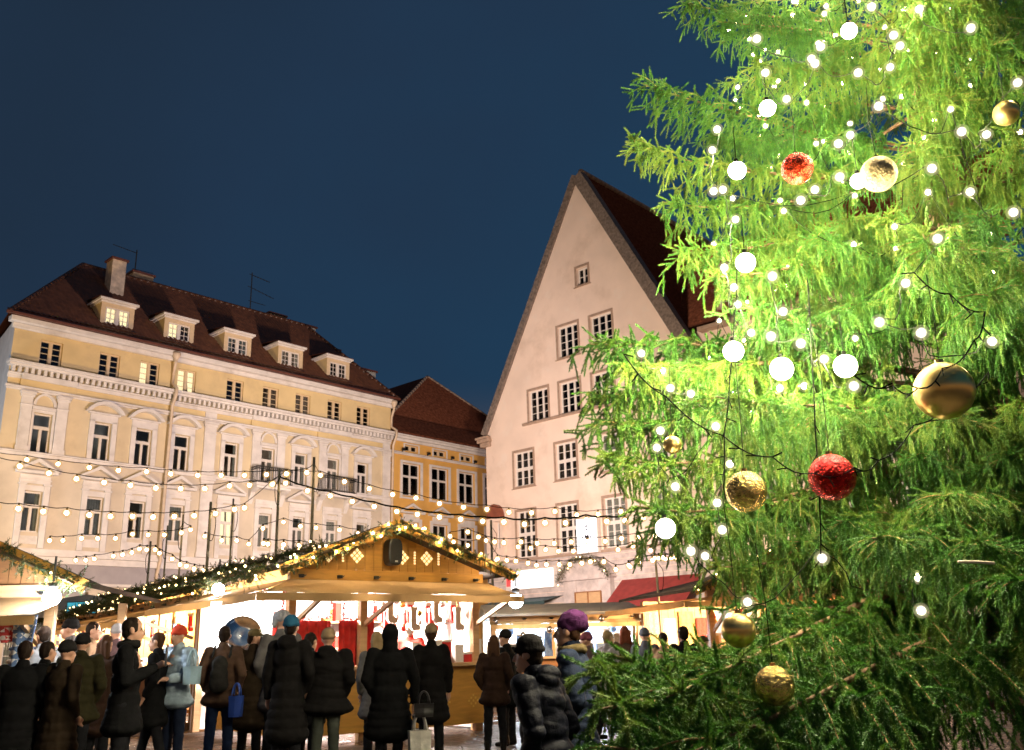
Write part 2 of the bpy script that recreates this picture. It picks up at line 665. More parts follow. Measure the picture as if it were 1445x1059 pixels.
def drape(wd, ht, kind, seed):
    """folded curtain sheets just behind the pane"""
    r = random.Random(seed)
    c = MB()
    h = wd / 2 - .03

    def sheet(x0, x1, z0, z1, taper=0.):
        nx = max(4, int((x1 - x0) / .03))
        rows = [(z1, 0), ((z0 + z1) / 2, taper * .5), (z0, taper)]
        vs, fs = [], []
        for z, tp in rows:
            for i in range(nx + 1):
                x = x0 + (x1 - x0) * i / nx
                x = x + tp * (-1 if x0 < 0 else 1) * (i / nx if x0 < 0 else 1 - i / nx)
                vs.append((x, .10 + .022 * math.sin(i * 1.7 + seed), z))
        for j in range(2):
            for i in range(nx):
                a = j * (nx + 1) + i
                fs.append((a, a + nx + 1, a + nx + 2, a + 1))
        c.add(vs, fs)
    if kind == 'sides':
        k = r.uniform(.25, .5)
        sheet(-h, -h + 2 * h * k * .55, .04, ht - .03, .03)
        sheet(h - 2 * h * k * .55, h, .04, ht - .03, .03)
    elif kind == 'full':
        sheet(-h, h, .04, ht - .03)
    elif kind == 'half':
        sheet(-h, -h * .1, .04, ht - .03, -.05)
    elif kind == 'lit':
        sheet(-h, -h * .08, .04, ht - .03, -.1)
        sheet(h * .22, h, .04, ht - .03, .12)
    elif kind == 'left':
        sheet(-h, -h * .02, .04, ht - .03)
    return c


def put_window(parent, x, z, wd, ht, style, fm, y=.14, curtain=None, cmat=None, seed=0):
    fme, pme = window_meshes(style, wd, ht, fm)
    f = link('window', fme, parent, (x, y, z))
    link('pane', pme, f)
    if curtain:
        drape(wd, ht, curtain, seed).build('curtain', cmat or curtain_mat, f)
    return f


def tiles(O, s, t, S, T, tw=.24, th=.34, amp=.022, lift=.03, clip=None, step=4):
    """pantiled slope as real relief: O lower corner, s along the eave, t up the slope"""
    O, s, t = Vector(O), Vector(s).normalized(), Vector(t).normalized()
    nrm = s.cross(t).normalized()
    ns = int(S / tw * step)
    nt = int(T / th)
    vs, fs = [], []
    rows = []
    for j in range(nt + 1):
        rows.append((j * th, lift))
        rows.append((j * th + th * .98, 0.))
    for (tt, hh) in rows:
        for i in range(ns + 1):
            ss = i * tw / step
            ww = amp * math.cos(2 * PI * i / step) + .008 * mnoise.noise(Vector((ss * 1.3, tt * 1.3, 4)))
            vs.append(O + s * ss + t * tt + nrm * (hh + ww))
    for j in range(len(rows) - 1):
        for i in range(ns):
            a = j * (ns + 1) + i
            fs.append((a, a + 1, a + ns + 2, a + ns + 1))
    bm = bmesh.new()
    bv = [bm.verts.new(v) for v in vs]
    for f in fs:
        bm.faces.new([bv[i] for i in f])
    for p, no in (clip or []):
        bmesh.ops.bisect_plane(bm, geom=bm.verts[:] + bm.edges[:] + bm.faces[:], plane_co=Vector(p), plane_no=Vector(no), clear_outer=True)
    return bm


# ================================================================== THE LONG PALE BUILDING
def pale_building():
    root = thing('townhouse', 'long pale stuccoed four storey building with five dormers and two iron balconies', 'building',
                 (-21.653, 37.324, -.05), rad(47.3593))
    C = [1.62, 4.24, 6.18, 8.10, 10.78, 12.90, 14.94, 17.06, 19.10]
    L = 21.15
    holes = []
    wins = []
    for i, c in enumerate(C):
        holes.append((c - .48, c + .48, 14.08, 15.26))
        wins.append((c, 14.08, .96, 1.18, 'attic', frame_cream))
        holes.append((c - .39, c + .39, 10.18, 11.92))
        wins.append((c, 10.18, .78, 1.74, 'tall', frame_white))
        holes.append((c - .38, c + .38, 6.78, 8.5))
        wins.append((c, 6.78, .76, 1.72, 'tall', frame_white))
    for c in (2.0, 5.2, 8.1, 12.9, 17.0):
        holes.append((c - .8, c + .8, .9, 3.6))
    D = 12.
    bm = wall_holes(0, L, 13.0, 16, [h for h in holes if h[2] > 13])
    bm_obj(bm, 'attic_wall', yellow_wall, root)
    bm = wall_holes(0, L, 10.0, 13.0, [h for h in holes if 10 < h[2] < 13])
    bm_obj(bm, 'upper_wall', cream_wall, root)
    bm = wall_holes(0, L, 0, 10.0, [h for h in holes if h[2] < 10])
    bm_obj(bm, 'lower_wall', beige_wall, root)
    # the sides and the back
    sd = MB()
    P = [(0, 0), (1.75, D), (L, D), (L, 0)]
    for a, b in zip(P[:-1], P[1:]):
        sd.add([(a[0], a[1], 0), (b[0], b[1], 0), (b[0], b[1], 16), (a[0], a[1], 16)], [(0, 1, 2, 3)])
    sd.build('side_wall', white_paint, root)
    for k, (x, z, wd, ht, st, fm) in enumerate(wins):
        row = 'attic' if st == 'attic' else ('upper' if z > 9 else 'lower')
        i = k // 3
        cur, cm = random.Random(k).choice([None, 'sides', None, 'full']), curtain_mat
        if row == 'attic':
            cur = None
            if i == 2:
                cur, cm = 'left', curtain_lit
            if i == 3:
                cur, cm = 'lit', curtain_lit
        if row == 'upper' and i < 4:
            cur = None
        if row == 'upper' and i >= 4:
            cur = 'sides'
        if row == 'lower':
            cur = 'full' if i % 2 else 'sides'
            if i == 4:
                cur, cm = 'lit', curtain_lit
        put_window(root, x, z, wd, ht, st, fm, curtain=cur, cmat=cm, seed=k)
    for c in (2.0, 5.2, 8.1, 12.9, 17.0):
        put_window(root, c, .9, 1.6, 2.7, 'cols2x2+1', frame_white, curtain='full', seed=int(c))
    # ground floor facing, a little proud of the wall
    g = MB()
    edges = [0]
    for c in (2.0, 5.2, 8.1, 12.9, 17.0):
        edges += [c - .95, c + .95]
    edges.append(L)
    for a, b in zip(edges[::2], edges[1::2]):
        g.box(a, b, -.06, -.004, 0, 4.6)
    g.box(0, L, -.06, -.004, 4.604, 5.5)
    g.build('ground_floor_facing', grey_wall, root)
    # bands
    m = MB()
    m.box(-.1, L + .05, -.22, -.002, 5.5, 5.78).box(-.1, L + .05, -.32, -.002, 5.784, 5.92)
    m.box(-.08, L + .05, -.10, -.062, 4.62, 4.74)
    m.box(-.08, L + .05, -.16, -.002, 5.924, 6.1)
    m.build('plinth_band', white_paint, root, bevel=.015)
    m = MB()
    m.box(-.06, L, -.12, -.002, 9.96, 10.10).box(-.1, L + .02, -.18, -.002, 10.104, 10.17)
    m.build('sill_band', white_paint, root, bevel=.012)
    m = MB()
    m.box(-.05, L, -.10, -.002, 12.80, 12.88).box(-.1, L + .02, -.17, -.002, 12.884, 12.98)
    m.build('architrave', white_paint, root, bevel=.012)
    m = MB()
    m.box(-.05, L, -.08, -.002, 13.3, 13.46)
    m.box(-.05, L, -.15, -.002, 13.464, 13.54)
    m.box(-.10, L, -.34, -.002, 13.80, 13.90).box(-.16, L + .04, -.46, -.002, 13.904, 14.02)
    x = .05
    while x < L - .1:
        m.box(x, x + .13, -.25, -.004, 13.56, 13.796)
        x += .262
    for a, b in ((.5, 2.85), (11.8, 14.0), (15.95, 18.15)):   # the parts that step forward over the arched bays
        m.box(a, b, -.235, -.152, 13.30, 13.54)
    m.build('dentil_cornice', white_paint, root, bevel=.01)
    m = MB()
    m.box(-.15, L + .05, -.20, -.002, 15.52, 15.74).box(-.3, L + .1, -.42, -.002, 15.744, 15.98)
    m.build('eaves_cornice', white_paint, root, bevel=.03)
    for a, b in ((.5, 2.85), (11.8, 14.0), (15.95, 18.15)):
        fz = MB()
        fz.box(a, b, -.10, -.004, 12.985, 13.295)
        fz.build('frieze_block', yellow_wall, root)
    # pilasters
    def pilaster(x0, x1, z0, z1, cap=True):
        p = MB()
        p.box(x0, x1, -.11, -.003, z0, z1)
        if cap:
            p.box(x0 - .03, x1 + .03, -.14, -.003, z1 - .62, z1 - .57)
            p.box(x0 - .05, x1 + .05, -.15, -.003, z1 - .24, z1 - .12)
            p.box(x0 - .09, x1 + .09, -.2, -.003, z1 - .116, z1 - .003)
            p.box(x0 - .04, x1 + .04, -.14, -.003, z0, z0 + .22)
        p.build('pilaster', white_paint, root, bevel=.008)
    for i in (0, 5, 7):
        c = C[i]
        pilaster(c - .98, c - .52, 10.175, 12.798)
        pilaster(c + .52, c + .98, 10.175, 12.798)
        a = MB()     # blind arch over the window
        N = 16
        zc, r0, r1 = 12.26, .37, .49
        for k in range(N):
            t0, t1 = PI * k / N, PI * (k + 1) / N
            q = [(c + r0 * math.cos(t0), zc + r0 * 1.22 * math.sin(t0)), (c + r1 * math.cos(t0), zc + r1 * 1.1 * math.sin(t0)),
                 (c + r1 * math.cos(t1), zc + r1 * 1.1 * math.sin(t1)), (c + r0 * math.cos(t1), zc + r0 * 1.22 * math.sin(t1))]
            a.prism(q, -.09, -.003)
        a.box(c - .49, c + .49, -.10, -.003, 12.06, 12.2)
        a.box(c - .49, c - .395, -.06, -.003, 10.175, 12.05).box(c + .395, c + .49, -.06, -.003, 10.175, 12.05)
        a.box(c - .49, c + .49, -.05, -.003, 11.93, 12.05)
        a.build('blind_arch', white_paint, root)
    for i in (1, 2, 3, 4, 6, 8):
        c = C[i]
        s = MB()
        s.box(c - .62, c - .40, -.09, -.003, 10.175, 12.0).box(c + .40, c + .62, -.09, -.003, 10.175, 12.0)
        s.box(c - .62, c + .62, -.09, -.003, 11.94, 12.28)
        s.box(c - .72, c + .72, -.16, -.003, 12.284, 12.36)
        N = 14
        A = rad(62)
        Rr = .86 / math.sin(A)
        zc = 12.36 - Rr * math.cos(A)
        for k in range(N):
            t0, t1 = -A + 2 * A * k / N, -A + 2 * A * (k + 1) / N
            q = []
            for (r, tt) in ((Rr - .15, t0), (Rr + .0, t0), (Rr + .0, t1), (Rr - .15, t1)):
                q.append((c + r * math.sin(tt), max(12.363, zc + r * math.cos(tt))))
            s.prism(q, -.32, -.003)
        s.build('window_hood', white_paint, root)
    for x0, x1 in ((9.22, 9.84), (20.56, 21.1)):
        pilaster(x0, x1, 10.175, 12.798)
        pilaster(x0, x1, 6.12, 9.955)
        p = MB()
        p.box(x0, x1, -.06, -.003, 12.985, 13.295)
        p.build('frieze_block', white_paint, root)
    # lower row
    for i, c in enumerate(C):
        s = MB()
        s.box(c - .62, c - .385, -.10, -.003, 6.12, 8.75).box(c + .385, c + .62, -.10, -.003, 6.12, 8.75)
        s.box(c - .67, c - .34, -.14, -.003, 8.754, 8.82).box(c + .34, c + .67, -.14, -.003, 8.754, 8.82)
        s.box(c - .38, c + .38, -.06, -.003, 8.52, 8.75)
        s.box(c - .62, c + .62, -.08, -.003, 8.824, 9.2)
        s.box(c - .66, c + .66, -.12, -.003, 8.96, 9.0)
        s.box(c - .36, c + .36, -.05, -.003, 6.28, 6.62)
        if i not in (5, 7):
            s.box(c - .84, c + .84, -.28, -.003, 9.24, 9.36)
            s.prism([(c - .9, 9.364), (c - .72, 9.364), (c, 9.73), (c, 9.9)], -.3, -.003)
            s.prism([(c + .9, 9.364), (c, 9.9), (c, 9.73), (c + .72, 9.364)], -.3, -.003)
        s.build('window_surround', white_paint, root)
    # balconies over two bays
    for i in (5, 7):
        c = C[i]
        b = MB()
        b.box(c - 1.08, c + 1.08, -.86, -.19, 9.80, 9.94)
        b.box(c - 1.0, c + 1.0, -.76, -.32, 9.68, 9.797)
        for sx in (-1, 1):
            x0 = c + sx * .9
            b.add([(x0 - .12, -.003, 8.95), (x0 + .12, -.003, 8.95), (x0 + .12, -.28, 9.5), (x0 - .12, -.28, 9.5), (x0 + .12, -.7, 9.676), (x0 - .12, -.7, 9.676), (x0 + .12, -.003, 9.676), (x0 - .12, -.003, 9.676)],
                  [(0, 1, 2, 3), (3, 2, 4, 5), (0, 3, 5, 7), (1, 6, 4, 2), (5, 4, 6, 7), (0, 7, 6, 1)])
        bo = b.build('balcony', white_paint, root)
        r = MB()
        z0, z1 = 9.945, 10.78
        cor = [(c - 1.04, -.22), (c - 1.04, -.82), (c + 1.04, -.82), (c + 1.04, -.22)]
        for a, d in zip(cor[:-1], cor[1:]):
            for z in (z0 + .05, z1 - .14, z1):
                r.bar((a[0], a[1], z), (d[0], d[1], z), .03, .03)
            ln = math.hypot(d[0] - a[0], d[1] - a[1])
            nb = int(ln / .11)
            for k in range(nb + 1):
                x, y = a[0] + (d[0] - a[0]) * k / nb, a[1] + (d[1] - a[1]) * k / nb
                r.bar((x, y, z0), (x, y, z1), .02, .02)
            for k in range(nb):
                x, y = a[0] + (d[0] - a[0]) * (k + .5) / nb, a[1] + (d[1] - a[1]) * (k + .5) / nb
                ring = [(x + .04 * math.cos(q) * (d[0] - a[0]) / ln, y + .04 * math.cos(q) * (d[1] - a[1]) / ln, z1 - .07 + .045 * math.sin(q)) for q in [2 * PI * j / 8 for j in range(9)]]
                r.tube(ring, .008, 4)
        r.build('balcony_railing', iron, bo)
    # roof
    RZ, RD = 21.83, 6.
    ang = math.atan2(RZ - 16.05, RD + .45)
    t = Vector((0, math.cos(ang), math.sin(ang)))
    e0 = Vector((0, -.45, 16.06))
    lf = Vector((4.76, RD, RZ)) - Vector((-.45, -.45, 16.06))
    nl = lf.cross(Vector((0, 0, 1))).normalized() * -1
    # left hip plane contains lf and the side eave direction
    side = Vector((1.75, D, 0)).normalized()
    hl = side.cross(lf).normalized()
    if hl.x > 0:
        hl = -hl
    rf = Vector((18.9, RD, RZ)) - Vector((L + .25, -.45, 16.06))
    hr = rf.cross(Vector((0, 1, 0))).normalized()
    if hr.x < 0:
        hr = -hr
    bm = tiles(e0 + Vector((-.6, 0, 0)) + t * .42, (1, 0, 0), t, L + 1.2, (Vector((0, RD, RZ)) - e0).length - .42,
               clip=[(Vector((-.45, -.45, 16.06)), hl), (Vector((L + .25, -.45, 16.06)), hr), (Vector((0, RD, RZ)), Vector((0, .8, .6)))])
    ro = bm_obj(bm, 'roof', roof_tile, root, True)
    h = MB()
    A, B2 = Vector((-.45, -.45, 16.02)), Vector((L + .25, -.45, 16.02))
    R0, R1 = Vector((4.76, RD, RZ)), Vector((18.9, RD, RZ))
    bl, br = Vector((1.6, D + .3, 16.02)), Vector((L + .25, D + .3, 16.02))
    h.add([A, bl, R0], [(0, 2, 1)])
    h.add([B2, br, R1], [(0, 1, 2)])
    h.add([R0, R1, br, bl], [(0, 1, 2, 3)])
    h.build('roof_slope', roof_dark, ro)
    g = MB()
    q = A + t * .45
    q2 = B2 + t * .45
    g.add([A, B2, q2 + Vector((0, 0, .03)), q + Vector((0, 0, .03))], [(0, 1, 2, 3)])
    g.box(-.55, L + .3, -.56, -.43, 15.99, 16.09)
    g.build('eaves_gutter', roof_metal, ro)
    rid = MB()
    k = 0
    for a, b in ((R0, R1), (A, R0), (B2, R1)):
        nseg = int((b - a).length / .38)
        for j in range(nseg):
            p0, p1 = a.lerp(b, j / nseg), a.lerp(b, (j + 1.06) / nseg)
            up = Vector((0, 0, .05))
            rid.tube([p0 + up * .7, p1 + up], [.12, .10], 7)
    rid.build('ridge_tile', roof_tile, ro, True)
    # dormers
    lit = {0: 'lit', 1: 'left'}
    for i, c in enumerate((4.55, 7.70, 11.0, 14.28, 17.52)):
        d = MB()
        bm = wall_holes(c - .8, c + .8, 16.45, 17.88, [(c - .58, c + .58, 16.84, 17.70)], .12, y=.4)
        dm = bm_obj(bm, 'dormer', frame_cream, root)
        d.add([(c - .8, .4, 16.45), (c - .8, 2.6, 16.45), (c - .8, 2.6, 17.88), (c - .8, .4, 17.88)], [(0, 3, 2, 1)])
        d.add([(c + .8, .4, 16.45), (c + .8, 2.6, 16.45), (c + .8, 2.6, 17.88), (c + .8, .4, 17.88)], [(0, 1, 2, 3)])
        d.build('cheek', yellow_wall, dm)
        cp = MB()
        cp.box(c - .86, c + .86, .34, 2.5, 17.882, 17.97).box(c - .95, c + .95, .22, 2.7, 17.974, 18.09)
        cp.build('cornice', white_paint, dm, bevel=.02)
        tp = MB()
        tp.add([(c - .98, .20, 18.11), (c + .98, .20, 18.11), (c + .8, 2.8, 18.5), (c - .8, 2.8, 18.5)], [(0, 1, 2, 3)])
        tp.add([(c - .98, .20, 18.094), (c + .98, .20, 18.094), (c + .98, .20, 18.11), (c - .98, .20, 18.11)], [(0, 1, 2, 3)])
        tp.build('dormer_roof', roof_metal, dm)
        # inside the dormer hang the sashes
        fme, pme = window_meshes('dormer', 1.16, .86, frame_white)
        f = link('window', fme, dm, (c, .48, 16.84))
        pv = pme.copy()
        pv.transform(Matrix.Translation((c, .48, 16.84)))
        link('pane', pv, dm)
        cu = drape(1.16, .86, lit.get(i, 'sides'), i)
        cu.v = [(x + c, y + .48, z + 16.84) for x, y, z in cu.v]
        cu.build('curtain', curtain_lit if i in lit else curtain_mat, dm)
        fl = MB()
        fl.add([(c - .85, .02, 16.56), (c + .85, .02, 16.56), (c + .85, .41, 16.80), (c - .85, .41, 16.80)], [(0, 1, 2, 3)])
        fl.build('sill_flashing', roof_metal, dm)
    # chimneys
    def chimney(x, y, z0, z1, wx, wy, m=chim_mat, par=None):
        cmb = MB()
        cmb.box(x - wx / 2, x + wx / 2, y - wy / 2, y + wy / 2, z0, z1)
        co_ = cmb.build('chimney', m, par or ro)
        return co_
    for (x, y, z0, z1, wx, wy, m) in ((5.72, 4.0, 18.5, 21.62, .72, .75, chim_mat), (8.6, 7.6, 19, 22.75, 1.2, .9, chim_mat), (17.6, 7.6, 18, 22.55, 1.2, .8, chim_mat),
                                      (19.9, 7.6, 18, 22.35, 1.3, .8, chim_white), (21.9, 7.6, 16, 21.2, 1.3, .8, chim_white)):
        chimney(x, y, z0, z1, wx, wy, m)
    cc = MB()
    for (x, y, z1, wx, wy) in ((5.72, 4.0, 21.62, .72, .75), (8.6, 7.6, 22.75, 1.2, .9), (17.6, 7.6, 22.55, 1.2, .8), (19.9, 7.6, 22.35, 1.3, .8), (21.9, 7.6, 21.2, 1.3, .8)):
        cc = MB()
        cc.box(x - wx / 2 - .1, x + wx / 2 + .1, y - wy / 2 - .1, y + wy / 2 + .1, z1, z1 + .12)
        cc.build('chimney_cap', roof_metal, ro, bevel=.02)
    # downpipes with hoppers
    for x in (7.33, 21.12):
        p = MB()
        p.tube([(x - .06, -.42, 15.75), (x - .06, -.40, 15.35), (x, -.12, 14.95), (x, -.12, 14.35), (x, -.60, 14.05), (x, -.60, 13.75), (x, -.3, 13.2), (x, -.26, 10.4), (x, -.26, 6.4), (x, -.40, 5.9), (x, -.14, 5.2), (x, -.14, .1)], .075, 8)
        p.lathe([(.08, -.25), (.2, 0), (.2, .12), (.16, .12)], (x - .06, -.42, 15.75), 10)
        p.build('downpipe', pipe_mat, root, True)
    return root


pale_building()


# ================================================================== ANTENNAS ON THE ROOF
def antenna(name, label, x, y, z, h, arms):
    # x, y in the frame of the pale building
    a = rad(47.3593)
    wx = -21.653 + x * math.cos(a) - y * math.sin(a)
    wy = 37.324 + x * math.sin(a) + y * math.cos(a)
    root = thing(name, label, 'aerial', (wx, wy, z), a)
    m = MB()
    m.tube([(0, 0, 0), (0, 0, h)], .035, 6)
    m.build('mast', iron, root)
    for (zz, ln, tilt, off) in arms:
        b = MB()
        d = Vector((math.cos(tilt), .25, math.sin(tilt)))
        p = Vector((off, 0, zz))
        b.tube([p - d * ln * .15, p + d * ln], .02, 5)
        for k in range(6):
            q = p + d * ln * (k + .5) / 6
            b.tube([q + Vector((0, -.25, -.1)), q + Vector((0, .25, .1))], .012, 4)
        b.build('aerial_arm', iron, root)


antenna('roof_aerial', 'tall thin mast with three short arms on the middle of the tiled ridge', 15.0, 6.2, 21.7, 2.7, [(2.55, 1.5, .03, 0), (1.7, 1.9, -.05, 0), (.8, 1.2, .1, 0)])
antenna('roof_aerial', 'low aerial with crossed arms beside the front chimney', 8.1, 7.2, 21.9, 2.2, [(2.1, 1.4, .05, -1.2), (1.0, 1.2, .15, 0)])


# ================================================================== THE OCHRE BUILDING
def ochre_building():
    root = thing('townhouse', 'ochre yellow building with a steep hipped roof between the pale and the gabled buildings', 'building',
                 (-21.653, 37.324, -.05), rad(47.3593))
    X0, X1, D = 21.2, 34.8, 10.
    holes, wins = [], []
    for k in range(4):
        c = 22.78 + 2.32 * k
        holes.append((c - .52, c + .52, 13.1, 13.48))
        wins.append((c, 13.1, 1.04, .38, 'small', None))
        holes.append((c - .7, c + .7, 10.4, 12.36))
        wins.append((c, 10.4, 1.4, 1.96, 'tall2', 'sides' if k != 1 else 'full'))
        holes.append((c - .6, c + .6, 7.0, 8.86))
        wins.append((c, 7.0, 1.2, 1.86, 'tall2', 'full'))
        holes.append((c - .7, c + .7, 1.0, 3.6))
        wins.append((c, 1.0, 1.4, 2.6, 'tall2', 'full'))
    bm = wall_holes(X0, X1, 0, 14.2, holes)
    bm_obj(bm, 'wall', ochre_wall, root)
    s = MB()
    s.add([(X0, 0, 0), (X0, D, 0), (X0, D, 14.2), (X0, 0, 14.2)], [(0, 3, 2, 1)])
    s.add([(X1, 0, 0), (X1, D, 0), (X1, D, 14.2), (X1, 0, 14.2)], [(0, 1, 2, 3)])
    s.add([(X0, D, 0), (X1, D, 0), (X1, D, 14.2), (X0, D, 14.2)], [(0, 3, 2, 1)])
    s.build('side_wall', ochre_wall, root)
    for i, (x, z, wd, ht, st, cu) in enumerate(wins):
        put_window(root, x, z, wd, ht, st, frame_white if st != 'small' else frame_cream, curtain=cu, cmat=curtain_gold if z > 9 else curtain_mat, seed=i)
    m = MB()
    m.box(X0 + .01, X1, -.10, -.002, 12.82, 12.90).box(X0 + .01, X1, -.2, -.002, 12.904, 12.96)
    m.build('string_course', white_paint, root, bevel=.01)
    m = MB()
    m.box(X0 + .01, X1, -.14, -.002, 13.62, 13.78).box(X0 + .01, X1 + .1, -.3, -.002, 13.784, 13.92).box(X0 + .01, X1 + .1, -.42, -.002, 13.924, 14.06)
    m.build('eaves_cornice', white_paint, root, bevel=.02)
    for k in range(4):
        c = 22.78 + 2.32 * k
        t = MB()
        t.box(c - .88, c - .72, -.08, -.003, 10.3, 12.5).box(c + .72, c + .88, -.08, -.003, 10.3, 12.5).box(c - .72, c + .72, -.08, -.003, 12.37, 12.5)
        t.box(c - .9, c + .9, -.14, -.003, 10.2, 10.296)
        t.build('window_surround', white_paint, root)
        t = MB()
        t.box(c - .82, c - .62, -.08, -.003, 6.9, 9.05).box(c + .62, c + .82, -.08, -.003, 6.9, 9.05).box(c - .62, c + .62, -.08, -.003, 8.87, 9.3)
        t.box(c - .96, c + .96, -.22, -.003, 9.34, 9.43)
        t.prism([(c - 1.02, 9.434), (c - .82, 9.434), (c, 9.8), (c, 9.95)], -.25, -.003)
        t.prism([(c + 1.02, 9.434), (c, 9.95), (c, 9.8), (c + .82, 9.434)], -.25, -.003)
        t.build('window_surround', white_paint, root)
        t = MB()
        t.box(c - .64, c - .535, -.05, -.003, 13.04, 13.56).box(c + .535, c + .64, -.05, -.003, 13.04, 13.56).box(c - .535, c + .535, -.05, -.003, 13.49, 13.56)
        t.build('window_surround', frame_white, root)
    # roof: flared apron, then a steep hipped front
    ap = Vector((28.0, 4.4, 19.88))
    a0, a1 = Vector((X0, -.5, 14.08)), Vector((X1 + .2, -.5, 14.08))
    k0, k1 = Vector((21.75, .75, 15.4)), Vector((34.2, .75, 15.4))
    rb = MB()
    rb.add([a0, a1, k1, k0], [(0, 1, 2, 3)])
    rb.box(X0, X1 + .2, -.58, -.48, 13.98, 14.09)
    bo = rb.build('roof_apron', roof_dark, root)
    t = (ap - Vector((28, .75, 15.4))).normalized()
    hl = (ap - k0).cross(Vector((0, 1, .0)))
    hl = hl if hl.x < 0 else -hl
    hr = (ap - k1).cross(Vector((0, 1, .0)))
    hr = hr if hr.x > 0 else -hr
    bm = tiles(Vector((21.5, .75, 15.4)), (1, 0, 0), t, 13, 6.4, .2, .26, .012, .02, clip=[(k0, hl), (k1, hr), (ap, Vector((0, 0, 1)))])
    bm_obj(bm, 'roof', roof_dark, root, True)
    sl = MB()
    b0, b1 = Vector((X0, D, 14.08)), Vector((X1 + .2, D, 14.08))
    rid = Vector((28, D, 19.88))
    sl.add([a0, k0, ap, rid, b0], [(0, 1, 2, 3, 4)])
    sl.add([a1, k1, ap, rid, b1], [(4, 3, 2, 1, 0)])
    sl.build('roof_slope', roof_dark, root)
    hp = MB()
    for a, b in ((k0, ap), (k1, ap)):
        ns = 18
        for j in range(ns):
            hp.tube([a.lerp(b, j / ns), a.lerp(b, (j + 1.05) / ns)], [.1, .085], 6)
    hp.build('hip_tile', sand_trim, root, True)
    # white chimney on the party wall
    c = MB()
    c.box(21.3, 22.5, 3.2, 4.2, 14.5, 18.75)
    ch = c.build('chimney', chim_white, root)
    c = MB()
    c.box(21.2, 22.6, 3.1, 4.3, 18.753, 18.86)
    c.build('chimney_cap', roof_metal, ch)
    for k in range(5):
        f = MB()
        x = 21.9 + 2.0 * k
        f.box(x - .09, x + .09, -.42, -.28, 13.0, 13.14)
        f.tube([(x, -.2, 12.97), (x, -.35, 13.05)], .03, 5)
        f.build('floodlight_box', black_plastic, root)


ochre_building()


